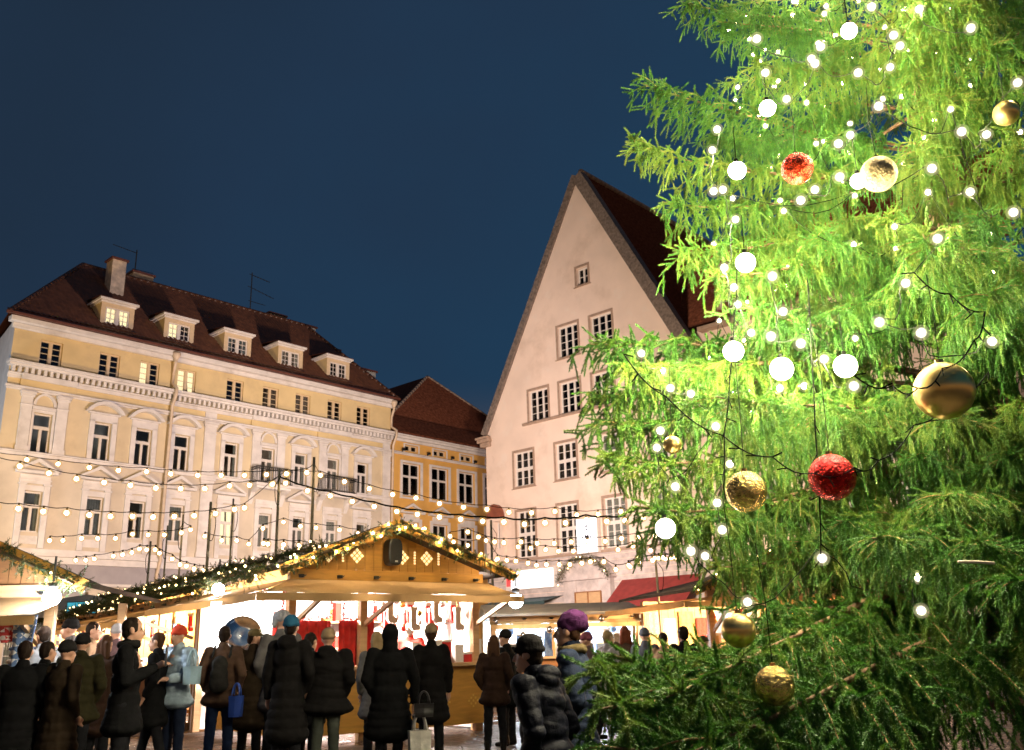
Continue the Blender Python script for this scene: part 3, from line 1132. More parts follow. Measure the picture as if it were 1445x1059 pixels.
# ================================================================== THE PINK GABLED BUILDING
def pink_building():
    root = thing('gabled_house', 'tall pink plastered house with a very steep gable and a pale stone base', 'building',
                 (-1.562, 50.0, -.05), rad(-42.47))
    W = 14.5
    EZ, AX, AZ = 13.0, 7.4, 26.4
    groups = [('cols3x4', 1.36, 1.72, [(6.2, 16.28), (8.43, 16.28)]),
              ('cols3x4', 1.36, 1.70, [(3.98, 13.2), (6.16, 13.2), (8.36, 13.2), (10.55, 13.2)]),
              ('cols3x2+2', 1.36, 1.86, [(2.78, 9.82), (5.72, 9.82), (8.66, 9.82), (11.6, 9.82)]),
              ('cols3x3+3', 1.28, 2.42, [(2.82, 6.06), (5.66, 6.06), (8.62, 6.06), (11.5, 6.06)])]
    holes = [(7.0, 7.76, 20.0, 20.98)]
    for st, wd, ht, ps in groups:
        for x, z in ps:
            holes.append((x - wd / 2, x + wd / 2, z, z + ht))
    holes += [(.62, 1.1, 6.66, 8.1)]
    # portal and shop openings
    holes += [(6.35, 7.65, .52, 2.9), (1.2, 4.9, .9, 3.5), (9.2, 12.2, .9, 3.1)]
    nl = Vector((-(AZ - EZ), 0, AX)).normalized()
    nr = Vector(((AZ - EZ), 0, W - AX)).normalized()
    bm = wall_holes(0, W, 0, AZ, holes, .26, clip=[(Vector((0, 0, EZ)), nl), (Vector((W, 0, EZ)), nr)])
    bm_obj(bm, 'wall', pink_wall, root)
    s = MB()
    D = 22.
    s.add([(0, 0, 0), (0, D, 0), (0, D, EZ), (0, 0, EZ)], [(0, 3, 2, 1)])
    s.add([(W, 0, 0), (W, D, 0), (W, D, EZ), (W, 0, EZ)], [(0, 1, 2, 3)])
    s.add([(0, D, 0), (W, D, 0), (W, D, EZ), (AX, D, AZ), (0, D, EZ)], [(4, 3, 2, 1, 0)])
    s.build('side_wall', pink_wall, root)
    # windows with brownish stone surrounds
    k = 0
    put_window(root, 7.38, 20.0, .74, .96, 'cols2x2', frame_white, y=.2)
    alls = [(7.38, 20.0, .76, .98, False)]
    for st, wd, ht, ps in groups:
        for x, z in ps:
            k += 1
            put_window(root, x, z, wd, ht, st, frame_white, y=.18, curtain=('sides', 'full', 'half')[k % 3] if z > 12 else 'full', seed=k, cmat=curtain_mat)
            alls.append((x, z, wd, ht, z > 12.5 and z < 14))
    put_window(root, .86, 6.66, .46, 1.44, 'cols1x3', frame_white, y=.18)
    for x, z, wd, ht, shared in alls:
        t = MB()
        a, b = x - wd / 2, x + wd / 2
        fr = .13
        t.box(a - fr, a - .003, -.03, .12, z - (0 if shared else .1), z + ht + fr)
        t.box(b + .003, b + fr, -.03, .12, z - (0 if shared else .1), z + ht + fr)
        t.box(a - .003, b + .003, -.03, .12, z + ht + .003, z + ht + fr)
        if not shared:
            t.box(a - .2, b + .2, -.07, .10, z - .13, z - .10)
            t.box(a, b, -.03, .10, z - .097, z - .003)
        t.build('window_surround', sand_trim, root, bevel=.01)
    t = MB()
    t.box(2.85, 11.6, -.12, .1, 13.04, 13.16)
    t.build('long_sill', sand_trim, root, bevel=.01)
    # coping along the rakes
    for nm, p, q in (('l', (0, EZ), (AX, AZ)), ('r', (W, EZ), (AX, AZ))):
        c = MB()
        d = Vector((q[0] - p[0], 0, q[1] - p[1]))
        ln = d.length
        d.normalize()
        up = Vector((-d.z, 0, d.x)) if nm == 'l' else Vector((d.z, 0, -d.x))
        ns = int(ln / .42)
        for j in range(ns):
            a = Vector((p[0], 0, p[1])) + d * ln * j / ns
            b = Vector((p[0], 0, p[1])) + d * ln * (j + .97) / ns
            jit = .012 * random.uniform(-1, 1)
            lo, hi = (up * -.10, up * .28) if nm == 'l' else (up * -.30, up * .34)
            vs = [a + lo, b + lo, b + hi, a + hi]
            vs = [v + Vector((0, -.16 + jit, 0)) for v in vs] + [v + Vector((0, .45, 0)) for v in vs]
            c.add(vs, [(0, 1, 2, 3), (7, 6, 5, 4), (0, 4, 5, 1), (1, 5, 6, 2), (2, 6, 7, 3), (3, 7, 4, 0)])
        c.build('rake_coping', coping_stone, root)
    kb = MB()
    kb.box(-.45, .45, -.3, .5, 12.6, 12.8).box(-.3, .4, -.2, .5, 12.35, 12.597).box(-.55, .4, -.35, .6, 12.803, 12.93)
    kb.build('kneeler', sand_trim, root, bevel=.03)
    kb = MB()
    kb.box(W - .45, W + .3, -.3, .5, 12.7, 12.95)
    kb.build('kneeler', sand_trim, root, bevel=.03)
    # roof behind the gable
    r = MB()
    up = .3
    r.add([(0 - .4, .2, EZ + up - .7), (AX, .2, AZ + up), (AX, D, AZ + up), (0 - .4, D, EZ + up - .7)], [(0, 3, 2, 1)])
    r.build('roof_slope', roof_dark, root)
    tvec = Vector((AX - W - .4, 0, AZ - EZ + .7))
    T = tvec.length
    svec = Vector((0, 1, 0))
    bm = tiles(Vector((W + .4, .2, EZ - .4)), svec, tvec, 21, T, .22, .3, .014, .022)
    bm_obj(bm, 'roof', roof_dark, root, True)
    rd = MB()
    for j in range(48):
        a = .3 + j * .44
        rd.tube([(AX, a, AZ + up + .1), (AX, a + .46, AZ + up + .13)], [.17, .14], 7)
    rd.build('ridge_tile', sand_trim, root, True)
    # wing to the right, a little set back
    wx0, wx1, wy = 13.4, 27., 1.0
    wh = [(c - .92, c + .92, 13.72, 14.9) for c in (15.1, 18.0, 20.9, 23.8)]
    wh += [(c - .8, c + .8, 9.8, 11.6) for c in (16.3, 19.5, 22.7)] + [(c - .8, c + .8, 6.1, 8.4) for c in (16.3, 19.5, 22.7)]
    bm = wall_holes(wx0, wx1, 0, 16.0, wh, .2, y=wy)
    wo = bm_obj(bm, 'wing_wall', pink_wall, root)
    for a, b, c, d in wh:
        put_window(root, (a + b) / 2, c, b - a, d - c, 'cols4x3' if c > 12 else 'cols3x2+2', frame_white, y=wy + .14, curtain='sides', seed=int(a))
    e = MB()
    e.box(wx0 + .3, wx1, wy - .5, wy - .002, 15.82, 16.02)
    e.build('eaves_cornice', sand_trim, root, bevel=.02)
    e = MB()
    e.box(14.4, wx1, wy - .14, wy - .002, 13.1, 13.25)
    e.build('string_course', sand_trim, root)
    bm = tiles(Vector((wx0 - 1.8, wy - .6, 16.03)), (1, 0, 0), Vector((0, 1, 1.15)), 16, 8.5, .22, .3, .014, .022,
               clip=[(Vector((W + .4, 0, EZ - .4)), Vector((-(AZ - EZ + .7), 0, -(W + .4 - AX))).normalized())])
    bm_obj(bm, 'wing_roof', roof_dark, root, True)
    dq = MB()
    for c in (15.3, 18.6, 21.9):
        dbm = wall_holes(c - .7, c + .7, 16.2, 17.7, [(c - .5, c + .5, 16.35, 17.5)], .1, y=1.0)
        dm = bm_obj(dbm, 'dormer', sand_trim, root)
        q = MB()
        q.add([(c - .7, 1.0, 16.2), (c - .7, 3, 16.2), (c - .7, 3, 17.7), (c - .7, 1.0, 17.7)], [(0, 3, 2, 1)])
        q.add([(c + .7, 1.0, 16.2), (c + .7, 3, 16.2), (c + .7, 3, 17.7), (c + .7, 1.0, 17.7)], [(0, 1, 2, 3)])
        q.box(c - .85, c + .85, .85, 3.2, 17.702, 17.82)
        q.build('dormer_roof', roof_metal, dm)
        fme, pme = window_meshes('cols2x3', 1.0, 1.15, frame_white)
        link('window', fme, dm, (c, 1.06, 16.35))
    # pale washed stone base with courses
    st = MB()
    z = 0.
    r_ = random.Random(3)
    opn = [(6.25, 7.75, 3.0), (1.1, 5.0, 3.6), (9.1, 12.3, 3.2)]
    j = 0
    while z < 5.86:
        h = .262
        dx = .004 * (j % 3)
        segs = [(0., W)]
        for a, b, top in opn:
            if z < top:
                ns = []
                for p, q in segs:
                    if q <= a or p >= b:
                        ns.append((p, q))
                    else:
                        if p < a:
                            ns.append((p, a))
                        if q > b:
                            ns.append((b, q))
                segs = ns
        for p, q in segs:
            x = p
            while x < q - .01:
                x2 = min(q, x + r_.uniform(1.6, 3.4))
                if q - x2 < .4:
                    x2 = q
                st.box(x + .004, x2 - .004, -.055 - r_.uniform(0, .012), -.004, z + .014, z + h - .014)
                x = x2
        z += h
        j += 1
    st.build('stone_base', pale_stone, root)
    b = MB()
    b.box(-.05, 5.3, -.14, -.002, 5.87, 5.99).box(5.3, W + .05, -.14, -.002, 5.87, 5.99)
    b.build('base_ledge', sand_trim, root, bevel=.015)
    # small bay at the left corner with a rounded copper hood
    nb = MB()
    nb.box(.12, .6, -.22, -.004, 6.0, 8.3).box(1.12, 1.36, -.22, -.004, 6.0, 8.3).box(.6, 1.12, -.22, -.004, 8.12, 8.3).box(.6, 1.12, -.22, -.004, 6.0, 6.6)
    nb.build('corner_bay', pink_wall, root)
    hd = MB()
    hd.prism([(.74 + .56 * math.cos(PI * k / 12), 8.303 + .75 * math.sin(PI * k / 12)) for k in range(13)], -.28, -.003)
    hd.build('rounded_hood', mat('copper_brown', (.22, .06, .03), .5, .2, 4), root)
    # portal: pilasters, arched hood with a wreath, dark wooden board, door
    p = MB()
    p.box(5.55, 6.3, -.42, -.07, 0, 4.62).box(7.7, 8.4, -.42, -.07, 0, 4.62).box(6.3, 7.7, -.36, -.07, 2.95, 4.62)
    p.build('portal', pale_stone, root, bevel=.02)
    a = MB()
    N = 16
    A = rad(68)
    Rr = 1.62 / math.sin(A)
    zc = 4.7 - Rr * math.cos(A)
    for k in range(N):
        t0, t1 = -A + 2 * A * k / N, -A + 2 * A * (k + 1) / N
        a.prism([(6.98 + r * math.sin(tt), zc + r * math.cos(tt)) for r, tt in ((Rr - .16, t0), (Rr, t0), (Rr, t1), (Rr - .16, t1))], -.62, -.07)
        if k not in ():
            a.prism([(6.98 + (Rr - .165) * math.sin(t0), 4.66), (6.98 + (Rr - .165) * math.sin(t0), max(4.665, zc + (Rr - .165) * math.cos(t0))),
                     (6.98 + (Rr - .165) * math.sin(t1), max(4.665, zc + (Rr - .165) * math.cos(t1))), (6.98 + (Rr - .165) * math.sin(t1), 4.66)], -.46, -.08)
    a.box(5.4, 8.56, -.6, -.07, 4.622, 4.655)
    a.build('portal_arch', pale_stone, root)
    d = MB()
    d.box(6.36, 7.64, .12, .18, .52, 2.9)
    for i in range(2):
        for jj in range(3):
            d.box(6.45 + i * .62, 6.95 + i * .62, .08, .118, .62 + jj * .76, 1.3 + jj * .76)
    d.build('door', brown_wood, root)
    # interior seen through the shop openings
    for a_, b_, z0, z1 in ((1.2, 4.9, .9, 3.5), (9.2, 12.2, .9, 3.1)):
        f = MB()
        nx = 4
        f.box(a_, b_, .1, .16, z0, z0 + .1).box(a_, b_, .1, .16, z1 - .1, z1)
        for i in range(nx + 1):
            x = a_ + (b_ - a_ - .08) * i / nx
            f.box(x, x + .08, .1, .16, z0 + .1, z1 - .1)
        sw = f.build('shop_window', brown_wood, root)
        g = MB()
        g.box(a_ + .02, b_ - .02, .12, .13, z0 + .02, z1 - .02)
        g.build('pane', mat('warm_shop_interior', (.9, .6, .3), .5, .5, 3, emit=1.1, ecol=(1, .68, .36)), sw)
    # canvas awnings fixed to the wall
    w_ = MB()
    w_.add([(1.0, -.06, 4.0), (5.2, -.06, 4.0), (5.2, -1.5, 3.72), (1.0, -1.5, 3.72), (1.0, -1.5, 3.56), (5.2, -1.5, 3.56)], [(0, 3, 2, 1), (3, 4, 5, 2)])
    w_.build('shop_awning', dark_green_awning, root)
    w_ = MB()
    w_.add([(8.85, -.06, 4.5), (13.2, -.06, 4.5), (13.2, -1.9, 3.05), (8.85, -1.9, 3.05), (8.85, -1.9, 2.82), (13.2, -1.9, 2.82)],
           [(0, 3, 2, 1), (3, 4, 5, 2)])
    w_.add([(8.85, -.06, 4.5), (8.85, -1.9, 3.05), (8.85, -.06, 3.05)], [(0, 1, 2)])
    w_.build('shop_awning', red_canvas, root)
    return root


pink = pink_building()


def on_pink(x, y, z):
    return pink.matrix_basis @ Vector((x, y, z))


ANG_P = rad(-42.47)
# lit crest sign above the portal
sg = thing('crest_sign', 'bright white lit sign with a grey shield and cross above the portal', 'sign', on_pink(7.08, -.32, 6.75), ANG_P)
m = MB()
m.box(-.66, .66, 0, .26, -.86, .86)
m.build('box', frame_white, sg, bevel=.02)
m = MB()
m.box(-.62, .62, -.012, -.003, -.82, .82)
m.build('lit_face', sign_blue, sg)
m = MB()
sh = [(-.26, .18), (.26, .18), (.26, -.05), (.2, -.25), (0, -.42), (-.2, -.25), (-.26, -.05)]
for a, b in zip(sh, sh[1:] + sh[:1]):
    m.bar((a[0], -.02, a[1]), (b[0], -.02, b[1]), .012, .06, up=(0, 1, 0))
m.box(-.022, .022, -.026, -.014, .24, .58)
m.box(-.1, .1, -.026, -.014, .42, .465)
m.box(-.16, .16, -.026, -.014, .235, .28)
m.prism([(-.13, .05), (0, -.02), (.13, .05), (.13, -.06), (0, -.26), (-.13, -.06)], -.026, -.014)
m.build('crest', crest_grey, sg)
# long lit shop sign, burnt out to white
sg = thing('shop_sign', 'long white glowing sign panel over the teal awning', 'sign', on_pink(3.3, -.3, 4.92), ANG_P)
m = MB()
m.box(-1.75, 1.6, 0, .2, -.5, .5)
m.build('box', frame_white, sg)
m = MB()
m.box(-1.35, 1.5, -.014, -.003, -.44, .44)
m.build('lit_face', mat('burnt_out_sign', (1, 1, 1), .5, 0, emit=3.0, ecol=(.92, .96, 1)), sg)
m = MB()
m.box(-1.7, -1.4, -.014, -.003, -.3, .45)
m.build('red_end', mat('red_sign_end', (.8, .05, .05), .5, 0, emit=.8, ecol=(1, .08, .08)), sg)
# board of the portal
sg = thing('hanging_board', 'square wooden framed board hanging over the portal door', 'sign', on_pink(7.1, -.47, 3.4), ANG_P)
m = MB()
m.box(-.75, .75, 0, .1, -.62, .62)
m.build('board', pale_wood, sg)
m = MB()
for a, b in (((-.78, -.65), (.78, -.65)), ((.78, -.65), (.78, .65)), ((.78, .65), (-.78, .65)), ((-.78, .65), (-.78, -.65)), ((0, -.65), (0, .65))):
    m.bar((a[0], -.02, a[1]), (b[0], -.02, b[1]), .05, .08, up=(0, 1, 0))
m.build('frame', brown_wood, sg)
# ================================================================== PEOPLE
def capsule(bm, p0, r0, p1, r1, n=12):
    p0, p1 = Vector(p0), Vector(p1)
    d = p1 - p0
    L = d.length
    d = d.normalized() if L > 1e-6 else Vector((0, 0, 1))
    a = d.orthogonal().normalized()
    b = d.cross(a)
    rings = [(p0 + d * (-r0 * math.cos(q)), r0 * math.sin(q)) for q in (.02, .5, 1.0, 1.4)]
    rings += [(p1 + d * (r1 * math.cos(q)), r1 * math.sin(q)) for q in (1.4, 1.0, .5, .02)]
    vs = [[bm.verts.new(c + (a * math.cos(2 * PI * k / n) + b * math.sin(2 * PI * k / n)) * r) for k in range(n)] for c, r in rings]
    for i in range(len(vs) - 1):
        for k in range(n):
            bm.faces.new([vs[i][k], vs[i][(k + 1) % n], vs[i + 1][(k + 1) % n], vs[i + 1][k]])
    bm.faces.new(vs[0][::-1])
    bm.faces.new(vs[-1])


def ellipsoid(bm, c, r, n=16, rot=None):
    c = Vector(c)
    M_ = rot.to_matrix() if rot else Matrix.Identity(3)
    R = 10
    vs = []
    for i in range(R + 1):
        q = .02 + (PI - .04) * i / R
        vs.append([bm.verts.new(c + M_ @ Vector((r[0] * math.sin(q) * math.cos(2 * PI * k / n), r[1] * math.sin(q) * math.sin(2 * PI * k / n), -r[2] * math.cos(q)))) for k in range(n)])
    for i in range(R):
        for k in range(n):
            bm.faces.new([vs[i][k], vs[i][(k + 1) % n], vs[i + 1][(k + 1) % n], vs[i + 1][k]])
    bm.faces.new(vs[0][::-1])
    bm.faces.new(vs[-1])


PENDING = []


def blob(fill, voxel, smooth, done):
    """union of rounded shapes grown into one continuous skin; done(mesh) gets the result"""
    bm = bmesh.new()
    fill(bm)
    me = bpy.data.meshes.new('tmp')
    bm.to_mesh(me)
    bm.free()
    o = bpy.data.objects.new('tmp', me)
    COL.objects.link(o)
    r = o.modifiers.new('r', 'REMESH')
    r.mode = 'VOXEL'
    r.voxel_size = voxel
    r.use_smooth_shade = True
    s = o.modifiers.new('s', 'SMOOTH')
    s.factor = .5
    s.iterations = smooth
    PENDING.append((o, done))


def flush():
    dg = bpy.context.evaluated_depsgraph_get()
    for o, done in PENDING:
        me = bpy.data.meshes.new_from_object(o.evaluated_get(dg))
        done(me)
    for o, done in PENDING:
        me = o.data
        bpy.data.objects.remove(o)
        bpy.data.meshes.remove(me)
    PENDING.clear()


def crumple(me, amp, freq, seed, stretch=(1, 1, 1)):
    """cloth folds pushed along the normals"""
    n_ = len(me.vertices)
    co_ = np.empty(n_ * 3, np.float32)
    no_ = np.empty(n_ * 3, np.float32)
    me.vertices.foreach_get('co', co_)
    me.vertices.foreach_get('normal', no_)
    co_, no_ = co_.reshape(-1, 3), no_.reshape(-1, 3)
    q = co_ * freq * np.array(stretch, np.float32) + np.array([seed, 0, 0], np.float32)
    f = np.array([mnoise.noise(v) + .5 * mnoise.noise(v * 2.3) for v in map(Vector, q.tolist())], np.float32)
    me.vertices.foreach_set('co', (co_ + no_ * (amp * f)[:, None]).ravel())
    me.update()


skin = mat('skin', (.50, .27, .18), .5, .12, 12)
skin_dark = mat('dark_eye', (.02, .015, .012), .3, 0)
CL = {}


def cloth(name, col, rough=.9, spec=.06):
    if name not in CL:
        CL[name] = mat(name, col, rough, .25, 9, .35, 120, spec=spec)
    return CL[name]


def person(label, x, top, Y, h, yaw, coat, coat_len=.62, trousers=None, hat=None, hat_mat=None, hair=None, hair_len=0, arms=('down', 'down'),
           stride=0., lean=0., head_yaw=0., bulk=1., hood=None, scarf_m=None, fine=False, boots=None, puffer=False, pack=None):
    """a standing person; x, top = where the photo shows the top of the head, Y = distance"""
    p = at(x, top, Y)
    s = (p.z - GZ) / (1.775 if hat else 1.755)
    seed = abs(hash(label)) % 97 if False else (len(label) * 7 + int(x)) % 97
    vox = .010 if fine else .0145
    root = bpy.data.objects.new('person', None)
    state = {}
    ln = Vector((0, math.sin(lean), 0))

    def lz(pt):
        """lean the upper body forward about the hips"""
        pt = Vector(pt)
        if pt.z > .9:
            k = pt.z - .9
            return Vector((pt.x, pt.y + k * math.sin(lean), .9 + k * math.cos(lean)))
        return pt
    ARM = {'down': ((.24, -.02, 1.13), (.25, .05, .87)), 'pocket': ((.265, -.07, 1.13), (.20, .07, .94)), 'phone': ((.25, .03, 1.15), (.07, .27, 1.27)),
           'hold': ((.27, .02, 1.12), (.18, .27, 1.10)), 'bag': ((.29, .0, 1.12), (.30, .04, .84)), 'up': ((.30, .12, 1.25), (.12, .25, 1.45))}
    shl = [lz((sx * .175 * bulk, 0, 1.42)) for sx in (-1, 1)]
    arm = []
    for i, sx in enumerate((-1, 1)):
        e, w_ = ARM[arms[i]]
        arm.append((lz((sx * e[0] * (.6 + .4 * bulk), e[1], e[2])), lz((sx * w_[0], w_[1], w_[2]))))
    hc = lz((0, .03, 1.63))
    HR = Matrix.Rotation(head_yaw, 3, 'Z')
    hd = lambda q: hc + HR @ Vector(q)
    leg = []
    for i, sx in enumerate((-1, 1)):
        f = stride * (1 if i else -1)
        leg.append((Vector((sx * .09, 0, .92)), Vector((sx * .10, f * .5 + .03 * abs(stride), .50)), Vector((sx * .11, f, .09 + (.06 if f < -.1 else 0)))))

    def body(bm):
        ellipsoid(bm, hd((0, -.008, .025)), (.072, .092, .098))
        ellipsoid(bm, hd((0, .03, -.05)), (.053, .062, .07))
        capsule(bm, hd((0, .092, -.002)), .011, hd((0, .108, -.036)), .015, 8)
        ellipsoid(bm, hd((0, .084, -.066)), (.024, .012, .008), 8)
        capsule(bm, hd((0, .075, -.10)), .018, hd((0, .06, -.105)), .022, 8)
        for sx in (-1, 1):
            ellipsoid(bm, hd((sx * .076, -.005, -.005)), (.014, .024, .034), 8)
        capsule(bm, lz((0, .0, 1.42)), .06, hd((0, -.015, -.05)), .052)
        capsule(bm, lz((0, 0, 1.33)), .13, lz((0, 0, 1.05)), .125)
        capsule(bm, lz((0, 0, 1.02)), .13, (0, 0, .93), .14)
        for i, sx in enumerate((-1, 1)):
            e, w_ = arm[i]
            capsule(bm, shl[i], .058, e, .044)
            capsule(bm, e, .043, w_, .03)
            d = (w_ - e).normalized()
            side = Vector((0, 0, 1)).cross(d)
            side = side.normalized() if side.length > .2 else Vector((0, 1, 0))
            if arms[i] in ('down', 'bag', 'pocket'):
                side = Vector((0, 1, 0))
            nn = d.cross(side).normalized()
            inn = Vector((-sx, 0, 0)) if arms[i] in ('down', 'bag') else Vector((0, 0, 1)) if False else nn * (-1 if nn.z > 0 else 1)
            palm = w_ + d * .05
            capsule(bm, w_ + d * .01, .028, palm + d * .03, .034, 10)
            for k, fl in enumerate((.066, .078, .072, .054)):
                b = palm + d * .05 + side * (.033 - .022 * k)
                m1 = b + d * fl * .55 + inn * fl * .18
                capsule(bm, b, .0105, m1, .0098, 8)
                capsule(bm, m1, .0098, m1 + d * fl * .25 + inn * fl * .42, .0085, 8)
            tb = palm + side * .038 - d * .02
            capsule(bm, tb, .013, tb + side * .025 + d * .03 + inn * .015, .0115, 8)
            capsule(bm, tb + side * .025 + d * .03 + inn * .015, .0115, tb + side * .028 + d * .058 + inn * .022, .009, 8)
        for hp, kn, an in leg:
            capsule(bm, hp, .088, kn, .058)
            capsule(bm, kn, .056, an, .038)
            capsule(bm, an + Vector((0, -.02, -.04)), .036, an + Vector((0, .14, -.055)), .028)

    def body_done(me):
        bm = bmesh.new()
        bm.from_mesh(me)
        nf = len(bm.faces)
        for sx in (-1, 1):
            ellipsoid(bm, hd((sx * .031, .080, .012)), (.012, .008, .007), 8)
        bm.faces.ensure_lookup_table()
        for f in bm.faces[nf:]:
            f.material_index = 1
        for f in bm.faces:
            f.smooth = True
        me2 = bpy.data.meshes.new('person')
        bm.to_mesh(me2)
        bm.free()
        me2.materials.append(skin)
        me2.materials.append(skin_dark)
        state['root'] = None
        o = bpy.data.objects.new('person', me2)
        COL.objects.link(o)
        tag(o, label, 'person', 'people at the market')
        o.scale = (s, s, s)
        o.rotation_euler = (0, 0, yaw)
        # the head stands where the photo shows it
        off = Matrix.Rotation(yaw, 3, 'Z') @ (hc * s)
        o.location = (p.x - off.x, p.y - off.y, GZ)
        state['o'] = o
        for q in state.get('wait', []):
            q(o)
    state['wait'] = []

    def child(nm, m_, amp=.006, freq=7., stretch=(1, 1, 1), quilt=0, rib=0):
        def fin(me):
            if quilt or rib:
                n_ = len(me.vertices)
                co_ = np.empty(n_ * 3, np.float32)
                no_ = np.empty(n_ * 3, np.float32)
                me.vertices.foreach_get('co', co_)
                me.vertices.foreach_get('normal', no_)
                co_, no_ = co_.reshape(-1, 3), no_.reshape(-1, 3)
                if quilt:
                    f = np.abs(np.sin((co_[:, 2] + .03 * np.sin(co_[:, 0] * 9)) * PI / .105)) ** .6 * .010
                else:
                    an = np.arctan2(co_[:, 0] - hc.x, co_[:, 1] - hc.y)
                    f = np.sin(an * 30) * .0016
                me.vertices.foreach_set('co', (co_ + no_ * f[:, None]).ravel())
                me.update()
            if amp:
                crumple(me, amp, freq, seed, stretch)
            me.materials.clear()
            me.materials.append(m_)
            for f in me.polygons:
                f.use_smooth = True
            me.name = nm
            link(nm, me, state['o'])
        return fin

    blob(body, vox, 3, body_done)

    def coat_f(bm):
        ellipsoid(bm, lz((0, -.01, 1.30)), (.20 * bulk, .135 * bulk, .17))
        capsule(bm, lz((-.15 * bulk, 0, 1.40)), .075, lz((.15 * bulk, 0, 1.40)), .075)
        ellipsoid(bm, lz((0, 0, 1.12)), (.185 * bulk, .14 * bulk, .20))
        ellipsoid(bm, lz((0, 0, .95)), (.195 * bulk, .155 * bulk, .17))
        zb = 1.42 - coat_len
        if zb < .84:
            for k in range(5):
                zz = .90 + (zb + .04 - .90) * k / 4
                ellipsoid(bm, (0, stride * .0, zz), ((.195 + .018 * k) * bulk, (.155 + .012 * k) * bulk, .07 + .5 * abs(.9 - zb) / 4))
        capsule(bm, lz((0, -.01, 1.44)), .085, lz((0, .0, 1.50)), .072)
        for i, sx in enumerate((-1, 1)):
            e, w_ = arm[i]
            d = (w_ - e).normalized()
            capsule(bm, shl[i], .082 * (.5 + .5 * bulk), e, .068)
            capsule(bm, e, .067, w_ - d * .02, .05)
        if hood == 'down':
            ellipsoid(bm, lz((0, -.10, 1.47)), (.12, .075, .085))
        if hood == 'up':
            ellipsoid(bm, hd((0, -.03, .03)), (.108, .115, .13))
            capsule(bm, lz((0, -.03, 1.47)), .095, hd((0, -.03, -.05)), .095)
    blob(coat_f, vox * 1.1, 3, child('coat', coat, .007, 11, (1, 1, 1.5), quilt=puffer))

    def trou_f(bm):
        ellipsoid(bm, (0, 0, .93), (.165, .13, .12))
        for hp, kn, an in leg:
            capsule(bm, hp, .102, kn, .074)
            capsule(bm, kn, .073, an + Vector((0, 0, .02)), .062)
    if True:
        blob(trou_f, vox * 1.25, 3, child('trousers', trousers or cloth('black_trousers', (.012, .012, .014)), .008, 9, (1, 1, 2)))

    def shoe_f(bm, lg):
        for hp, kn, an in (lg,):
            capsule(bm, an + Vector((0, -.035, -.045)), .045, an + Vector((0, .15, -.058)), .036)
            capsule(bm, an + Vector((0, -.03, -.03)), .05, an + Vector((0, -.02, .06)), .05)
    for lg in leg:
        blob(lambda bm, lg=lg: shoe_f(bm, lg), vox, 2, child('shoe', boots or cloth('black_leather_boots', (.012, .01, .009), .45), 0))
    if hat == 'beanie':
        def hat_f(bm):
            ellipsoid(bm, hd((0, -.015, .058)), (.09, .106, .093))
            for k in range(14):
                a, b = 2 * PI * k / 14, 2 * PI * (k + 1) / 14
                capsule(bm, hd((.083 * math.cos(a), -.012 + .099 * math.sin(a), .035)), .019, hd((.083 * math.cos(b), -.012 + .099 * math.sin(b), .035)), .019, 8)
        blob(hat_f, vox, 2, child('hat', hat_mat, .003, 30, (1, 1, 1), rib=1))
    if hat == 'slouch':
        def hat_f(bm):
            ellipsoid(bm, hd((0, -.045, .065)), (.098, .125, .095), rot=Matrix.Rotation(-.3, 3, 'X').to_quaternion())
            ellipsoid(bm, hd((0, -.09, .06)), (.085, .08, .08))
        blob(hat_f, vox, 2, child('hat', hat_mat, .014, 11, (2, 1, 1)))
    if hat == 'cap':
        def hat_f(bm):
            ellipsoid(bm, hd((0, -.015, .06)), (.088, .105, .075))
            ellipsoid(bm, hd((0, .10, .045)), (.065, .06, .012))
        blob(hat_f, vox, 2, child('hat', hat_mat, .003, 14))
    if hat == 'fur':
        def hat_f(bm):
            ellipsoid(bm, hd((0, -.01, .07)), (.112, .125, .085))
            for sx in (-1, 1):
                ellipsoid(bm, hd((sx * .085, -.01, -.0)), (.035, .06, .07))
        blob(hat_f, vox, 2, child('hat', hat_mat, .016, 38))
    if hair is not None:
        def hair_f(bm):
            ellipsoid(bm, hd((0, -.022, .035)), (.082, .095, .098))
            if hair_len > 0:
                for sx in (-.055, 0, .055):
                    capsule(bm, hd((sx, -.07, .0)), .045, hd((sx * 1.3, -.075, -.05 - hair_len)), .04)
            else:
                ellipsoid(bm, hd((0, -.05, -.02)), (.07, .055, .07))
        blob(hair_f, vox, 2, child('hair', hair, .009, 26, (1, 1, .35)))
    if pack is not None:
        def pk(bm):
            for q in range(3):
                ellipsoid(bm, lz((0, -.21, 1.02 + .12 * q)), (.13 - .012 * q, .085, .12))
            for sx in (-.11, .11):
                capsule(bm, lz((sx, -.15, 1.36)), .022, lz((sx, .02, 1.5)), .02, 8)
        blob(pk, vox, 2, child('backpack', pack, .006, 12))
    if scarf_m is not None:
        def sc_f(bm):
            for k in range(12):
                a, b = 2 * PI * k / 12, 2 * PI * (k + 1) / 12
                c = lz((0, .0, 1.495))
                capsule(bm, c + Vector((.085 * math.cos(a), .085 * math.sin(a), .01 * math.sin(a * 2))), .036, c + Vector((.085 * math.cos(b), .085 * math.sin(b), .01 * math.sin(b * 2))), .036, 8)
        blob(sc_f, vox, 2, child('scarf', scarf_m, .006, 20))
    return state


